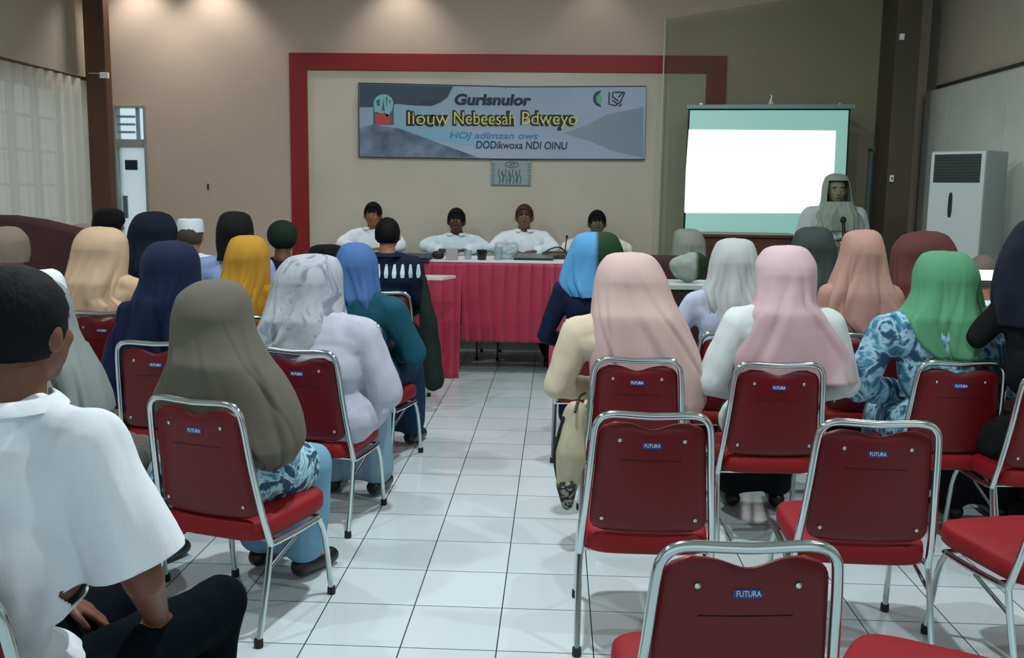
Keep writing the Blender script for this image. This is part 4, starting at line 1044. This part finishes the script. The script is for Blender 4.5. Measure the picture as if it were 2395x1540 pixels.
NAVYI = mat('navy_ink', '18233f'); YEL = mat('yellow_ink', 'ddd97a'); OLI = mat('dark_olive_ink', '23250f'); BLI = mat('blue_ink', '3f82b0'); PALE = mat('pale_ink', 'c7cfe0')
line('Gurlsnulor', 1061, 1240, 244, .135, NAVYI, shear=.15, offset=.006)
line('HUOW', 985, 1025, 243, .055, mat('dim_ink', '2c3b52'), shear=.2)
for s, a_, b_ in (('Iiouw', 950, 1048), ('Nebeesah', 1058, 1203), ('Bdweyo', 1217, 1347)):
    line(s, a_, b_, 291, .175, OLI, .003, offset=.014); line(s, a_+1, b_-1, 290.5, .17, YEL, .006, offset=-.001)
line('HOJ adimzan ows', 1050, 1257, 323, .085, BLI, shear=.2, offset=.001)
line('DODikwoxa NDI OINU', 1112, 1326, 347, .10, NAVYI, shear=.1, offset=.001)
# plaque
pq = P(1195, 404, YB-.03)
pl = MB().box(-pw(1148, 1195), pw(1148, 1195), -.012, .012, (P(1195, 433, YB-.03)-pq).z, (P(1195, 376, YB-.03)-pq).z).obj('wall_plaque', mat('grey_blue_plaque', '8e9ea2', rough=.5), smooth=False, loc=pq, bevel=.003)
tag(pl, 'small square grey blue plaque with relief glyphs below the banner', 'plaque')
RE = mat('slate_relief', '586a6e', rough=.5)
def rel(pts, w=.0045):
    b = MB(); b.tube([Vector(((x-1195)*YB/F, -.014, -(y-404)*YB/F)) for x, y in pts], w, 6); b.obj('relief', RE, pl)
rel([(1197+15*cos(a), 386+6.5*sin(a)) for a in np.linspace(0, 2*pi, 20)]); rel([(1190, 389), (1196, 383), (1196, 389)]); rel([(1198, 384), (1204, 383), (1200, 389)])
for i in range(7):
    x = 1168+i*8; rel([(x, 396+3*(i % 2)), (x-2, 408), (x+3, 418), (x, 430)])
    if i % 2: rel([(x-3, 402), (x+4, 412), (x-2, 424)])
for x in (1153, 1236):
    for yy in (383, 396, 409, 421): rel([(x-3, yy), (x+4, yy+1), (x-1, yy+7), (x+4, yy+9)], .003)

# projection screen
Ys = 9.05
sc = empty('projection_screen', P(1790, 400, Ys), label='pull-down projection screen lit with a white page on teal, right of the red frame', cat='projection screen')
def sp_(x, y, d=0): return P(x, y, Ys-d)-sc.location
def scr(name, poly, m, d, t=.001, **k): return MB().prism([sp_(x, y, d) for x, y in poly], (0, t, 0)).obj(name, m, sc, smooth=False)
scr('housing', [(1606, 245), (2000, 244), (2000, 254), (1606, 254)], mat('grey_aluminium', '7d948f', rough=.35, metal=.4), .03, .06)
bot = [(1600, 547), (1640, 552), (1700, 556), (1760, 560), (1850, 561), (1972, 553)]
scr('black_border', [(1610, 255), (1989, 255), (1981, 420), (1973, 556)]+bot[::-1][1:]+[(1597, 548), (1603, 400)], mat('black_border', '0c1413', rough=.6), 0, .004)
def emis(name, col, e, col2=None):
    if name in MATS: return MATS[name]
    m = bpy.data.materials.new(name); m.use_nodes = True; b = m.node_tree.nodes['Principled BSDF']; b.inputs['Base Color'].default_value = lin('bfc8c6'); b.inputs['Roughness'].default_value = .8
    b.inputs['Emission Color'].default_value = lin(col); b.inputs['Emission Strength'].default_value = e; MATS[name] = m; return m
scr('canvas', [(1614, 258), (1985, 258), (1977, 420), (1969, 551)]+[(x, y-2) for x, y in bot[::-1][1:-1]]+[(1602, 544), (1608, 400)], emis('teal_projection', '5fc9b6', .42), .002)
scr('projected_page', [(1611, 303), (1955, 306), (1951, 400), (1946, 499), (1600.5, 498), (1604, 400)], emis('white_projection', 'fdffff', 1.6), .004)
for _x in (1640, 1965): MB().box(sp_(_x, 250).x-.012, sp_(_x, 250).x+.012, .02, YB-Ys, sp_(_x, 250).z, sp_(_x, 246).z+.02).obj('wall_bracket', CHROME, sc, smooth=False)
MB().tube([sp_(1803, 244), sp_(1802, 236), sp_(1805, 226), sp_(1803, 222)], .007, 6).obj('hook', PIPING, sc)
MB().tube([sp_(1798, 244, .0), sp_(1803, 228, 0), sp_(1808, 244, 0)], .004, 6).obj('cord', PIPING, sc)

# ================================================================ OTHER FURNITURE
# floor-standing air conditioner
AW = mat('white_plastic', 'b9c4c2', rough=.35); q = P(2262, 420, 7.3)
ac = empty('air_conditioner', (q.x+.03, 7.35, 0), radians(-48), label='tall white floor-standing air conditioner by the right wall', cat='air conditioner')
hz = P(2262, 352, 7.2).z
MB().box(-.2, .2, -.17, .17, 0, hz).obj('body', mat('grey_plastic_body', '8f9a96', rough=.4), ac, smooth=False, bevel=.01)
MB().box(-.198, .198, -.185, -.168, .03, hz-.01).obj('front_panel', AW, ac, smooth=False, bevel=.006)
gz0, gz1 = P(2262, 427, 7.15).z, P(2262, 360, 7.15).z
gr = MB().box(-.17, .17, -.188, -.18, gz0, gz1).obj('air_grille', mat('dark_grille', '26312f', rough=.4), ac, smooth=False)
lb = MB()
for i in range(9): lb.box(-.165, .165, -.194, -.187, gz0+.012+i*(gz1-gz0-.02)/8.6, gz0+.016+i*(gz1-gz0-.02)/8.6)
lb.obj('louvre', mat('dark_louvre', '3a4643', rough=.4), gr, smooth=False)
MB().sq((-.03, -.188, P(2242, 480, 7.15).z), (.014, .006, .09), .6, .6).obj('handle', RUBBER, ac)
# brown cabinet and plants below the screen
BR = mat('brown_wood', '54301d', rough=.5, var=.3, vscale=6)
q0, q1 = P(1648, 560, 8.5), P(1868, 560, 8.5)
cb = empty('low_cabinet', ((q0.x+q1.x)/2, 8.75, 0), label='brown wooden cabinet standing under the projection screen', cat='cabinet')
cw = (q1.x-q0.x)/2; chh = P(1700, 556, 8.5).z
MB().box(-cw, cw, -.25, .2, 0, chh).obj('body', BR, cb, smooth=False, bevel=.006)
MB().box(-cw-.02, cw+.02, -.27, .22, chh, chh+.03).obj('top', BR, cb, smooth=False, bevel=.006)
for s in (-1, 1):
    d = MB().box(*( (-cw+.02, -.01) if s < 0 else (.01, cw-.02)), -.265, -.25, .1, chh-.05).obj('door', BR, cb, smooth=False, bevel=.004)
    MB().sq((s*.04, -.275, chh*.6), (.008, .01, .03), .8, .8, 12, 8).obj('handle', CHROME, d)
def plant(px, py, Y, hgt, label, zbase, n=26, spread=.22, seed=1):
    random.seed(seed); q = P(px, py, Y); e = empty('potted_plant', (q.x, Y, zbase), label=label, cat='potted plant')
    MB().lathe([(.06, 0), (.085, .14), (.09, .15), (.078, .15), (.075, .13)], (0, 0, 0), 24).obj('pot', mat('dark_pot', '33322c', rough=.6), e)
    b = MB()
    for i in range(n):
        a = random.random()*2*pi; r = spread*(.35+.65*random.random()); h = .16+(hgt-.16)*random.random()**.6; tip = Vector((cos(a)*r, sin(a)*r, h)); base = Vector((cos(a)*.02, sin(a)*.02, .12)); mid = base.lerp(tip, .55)+Vector((0, 0, .08))
        sd = Vector((-sin(a), cos(a), 0)); pts = catmull([base, mid, tip], 5)
        V = []; Fq = []
        for k, p in enumerate(pts):
            t = k/(len(pts)-1); w = .004 if t < .35 else .035*sin(pi*(t-.35)/.65)**.7+.001; V += [p-sd*w, p+Vector((0, 0, -.004-.15*w)), p+sd*w]
        for k in range(len(pts)-1): c = k*3; Fq += [(c, c+1, c+4, c+3), (c+1, c+2, c+5, c+4)]
        b.add(V, Fq)
    o = mk('foliage', b.v, b.f, mat('dark_green_leaf', '2f4a27', rough=.45, var=.4, vscale=9), e); s = o.modifiers.new('s', 'SOLIDIFY'); s.thickness = .0015
    return e
for (px, dx_, nm, sd) in ((1775, 0, 'leafy potted plant on the brown cabinet under the screen, left one', 3), (1830, 0, 'leafy potted plant on the brown cabinet under the screen, right one', 5)):
    pass
plant(1762, 560, 8.2, P(1770, 560, 8.2).z-.35, 'bushy green plant before the brown cabinet, left one of two', 0.0, 46, .26, 3)
plant(1822, 560, 8.05, P(1820, 548, 8.05).z, 'bushy green plant before the brown cabinet, right one beside the dark olive headscarf', 0.0, 46, .22, 5)
plant(2086, 620, 6.7, P(2086, 590, 6.7).z, 'small green plant beside the olive pillar between peach and maroon headscarves', 0.0, 50, .18, 8)
# dark maroon armchair behind the pink headscarf
q = P(1548, 600, 6.9)
ar = empty('armchair', (q.x, 7.15, 0), label='low dark maroon armchair behind the pale pink headscarf', cat='armchair')
MB().sq((0, -.1, .7), (.36, .09, q.z-.7), .35, .35).obj('backrest', MAR, ar); MB().sq((0, .2, .38), (.3, .32, .1), .35, .35).obj('seat', MAR, ar)
for s in (-1, 1):
    MB().sq((s*.33, .2, .48), (.07, .34, .14), .35, .35).obj('armrest', MAR, ar)
    for yv in (-.08, .42): MB().box(s*.28-.03, s*.28+.03, yv-.03, yv+.03, 0, .3).obj('leg', RUBBER, ar, smooth=False)
# dark desk with papers between pink and pearl headscarves
q = P(1605, 668, 6.0)
dk = empty('side_desk', (q.x, 6.2, 0), label='dark brown desk between the pale pink and the pearl grey headscarves', cat='desk')
dz = PZ(1605, 668, .5).z
dz = q.z
DKB = mat('dark_brown_desk', '2e1512', rough=.5)
MB().box(-.22, .22, -.18, .22, dz-.03, dz).obj('desktop', mat('pale_desktop', 'aebdb7', rough=.4), dk, smooth=False, bevel=.003)
MB().box(-.21, .21, -.16, -.14, .12, dz-.03).obj('front_board', DKB, dk, smooth=False)
for s in (-1, 1): MB().box(s*.2-.01, s*.2+.01, -.16, .2, 0, dz-.03).obj('side_board', DKB, dk, smooth=False)
bag = Body(); bag.ell((0, 0, .09), (.12, .07, .09)); bag.ell((.04, 0, .12), (.09, .06, .08))
bo = bag.bake('cloth_bag', two_tone('grey_green_bag', '8c988f', '1c3a24', .05), None, .01, 3, fold=(.015, (9, 9), 2)); bo.location = (q.x+.03, 6.2, dz+.002); tag(bo, 'soft grey and dark green bag on the dark brown desk', 'bag')
# tote bag hanging by the pale pink woman's chair
q = P(1330, 1070, 4.0)
tb_ = Body(); t0 = P(1352, 955, 4.05); 
tb_.cap(P(1345, 965, 4.1), P(1335, 1060, 4.08), .05, .07); tb_.cap(P(1335, 1060, 4.08), P(1326, 1130, 4.07), .07, .05); tb_.cap(P(1326, 1130, 4.07), P(1326, 1178, 4.06), .045, .022)
to = tb_.bake('tote_bag', cloth('cream_canvas', 'aba58c', bump=.4), None, .008, 4, fold=(.012, (14, 5), 4)); tag(to, 'cream cloth bag with dark bottom hanging at the aisle side of the pale pink woman', 'bag')
bb = Body(); bb.cap(P(1326, 1140, 4.05), P(1327, 1180, 4.045), .046, .026); bb.bake('bag_bottom', batik('grey_black_print', [(0, '17181a'), (.5, '2c2d2b'), (.6, '8b8a7c')], 14, 3), to, .008, 3)
MB().tube([P(1345, 965, 4.02), P(1355, 930, 4.1), P(1368, 920, 4.15)], .006, 8, sm=5).obj('strap', RUBBER, to); MB().tube([P(1318, 975, 4.06), P(1298, 1060, 4.06), P(1306, 1130, 4.06), P(1322, 1180, 4.05)], .007, 8, sm=6).obj('strap', RUBBER, to)
# low table with boxes at right edge
q = P(2375, 742, 4.95)
rt = empty('side_table', (q.x+.28, 5.05, 0), label='table with a pale front at the right edge below the phone', cat='side table')
MB().box(-.36, .5, -.12, .12, q.z-.02, q.z).obj('tabletop', mat('pale_tabletop', 'a8bdb8', rough=.4), rt, smooth=False, bevel=.004)
MB().box(-.34, .48, -.11, -.095, P(2375, 790, 4.95).z, q.z-.02).obj('front_board', mat('beige_board', 'b3aaa4', rough=.5), rt, smooth=False)
MB().box(-.34, .48, -.10, .10, .0, P(2375, 792, 4.95).z).obj('cabinet', mat('dark_red_wood', '3c1512', rough=.5), rt, smooth=False)
# crate at the right edge
q = P(2370, 990, 4.2)
ct = empty('crate', (PZ(2390, 1105, .2).x+.1, 4.6, 0), label='low brown wooden crate with dark base at the right edge behind the green woman', cat='crate')
for i, (c_, z0, z1) in enumerate((('301a14', 0, .12), ('4d2416', .13, .24), ('6b5a44', .25, .31), ('3d1614', .32, .40))):
    MB().box(-.2, .3, -.15, .15, z0, z1).obj('board', mat('crate_%s' % 'abcd'[i], c_, rough=.6), ct, smooth=False, bevel=.004)
# phone in the hands of the woman in black
q = P(2378, 648, 4.3)
ph = MB().box(-.06, .06, -.004, .004, -.028, .028).obj('phone', mat('black_phone', '16171a', rough=.3), smooth=False, loc=(q.x, 4.62, P(2378, 645, 4.62).z), bevel=.004)
MB().box(-.055, .055, -.006, -.0045, -.025, .025).obj('screen', emis('lit_phone', 'f2f4f4', .9), ph, smooth=False); tag(ph, 'phone with a bright white display held up at the right edge', 'phone')

# small fittings
def switch(px, py, Y, w, h, label, name='wall_switch', cat='switch', depth=.03):
    q = P(px, py, Y); k = Y/F; o = MB().box(-w*k/2, w*k/2, -depth, 0, -h*k/2, h*k/2).obj(name, PIPING, smooth=False, loc=q, bevel=.003); tag(o, label, cat); return o
s = switch(246, 177, 9.098, 20, 13, 'small white sensor box on the brown pillar', 'sensor_box', 'sensor')
MB().tube([(-.15, -.01, .02), (-.05, -.012, .018), (-.03, -.012, 0)], .003, 6).obj('cable', PIPING, s)
s = switch(2108, 87, 9.048, 10, 14, 'small white fitting high on the olive pillar', 'sensor_box', 'sensor')
s = switch(2084, 418, 9.048, 8, 15, 'small oval white switch low on the olive pillar', 'wall_switch', 'switch')
MB().sq((0, -.031, 0), (.006, .003, .014), .8, .8, 12, 8).obj('rocker', RUBBER, s)
o = switch(487, 437, YB, 4, 14, 'tiny dark double hook on the bare wall left of the red frame', 'wall_hook', 'hook', .012); o.data.materials[0] = mat('dark_hook', '3a2c22')
# ceiling projector mount glow above: small fitting
# dark green coat hanging at the side of the chair by the table
gc = Body(); gc.cap(P(990, 650, 6.85), P(1000, 740, 6.8), .03, .06); gc.cap(P(1000, 740, 6.8), P(1015, 890, 6.75), .06, .075)
go_ = gc.bake('coat', cloth('dark_green_wool', '15231f', bump=.5), None, .01, 4, fold=(.016, (12, 4), 2)); tag(go_, 'dark green coat hanging beside the aisle chair next to the crimson skirt', 'coat')
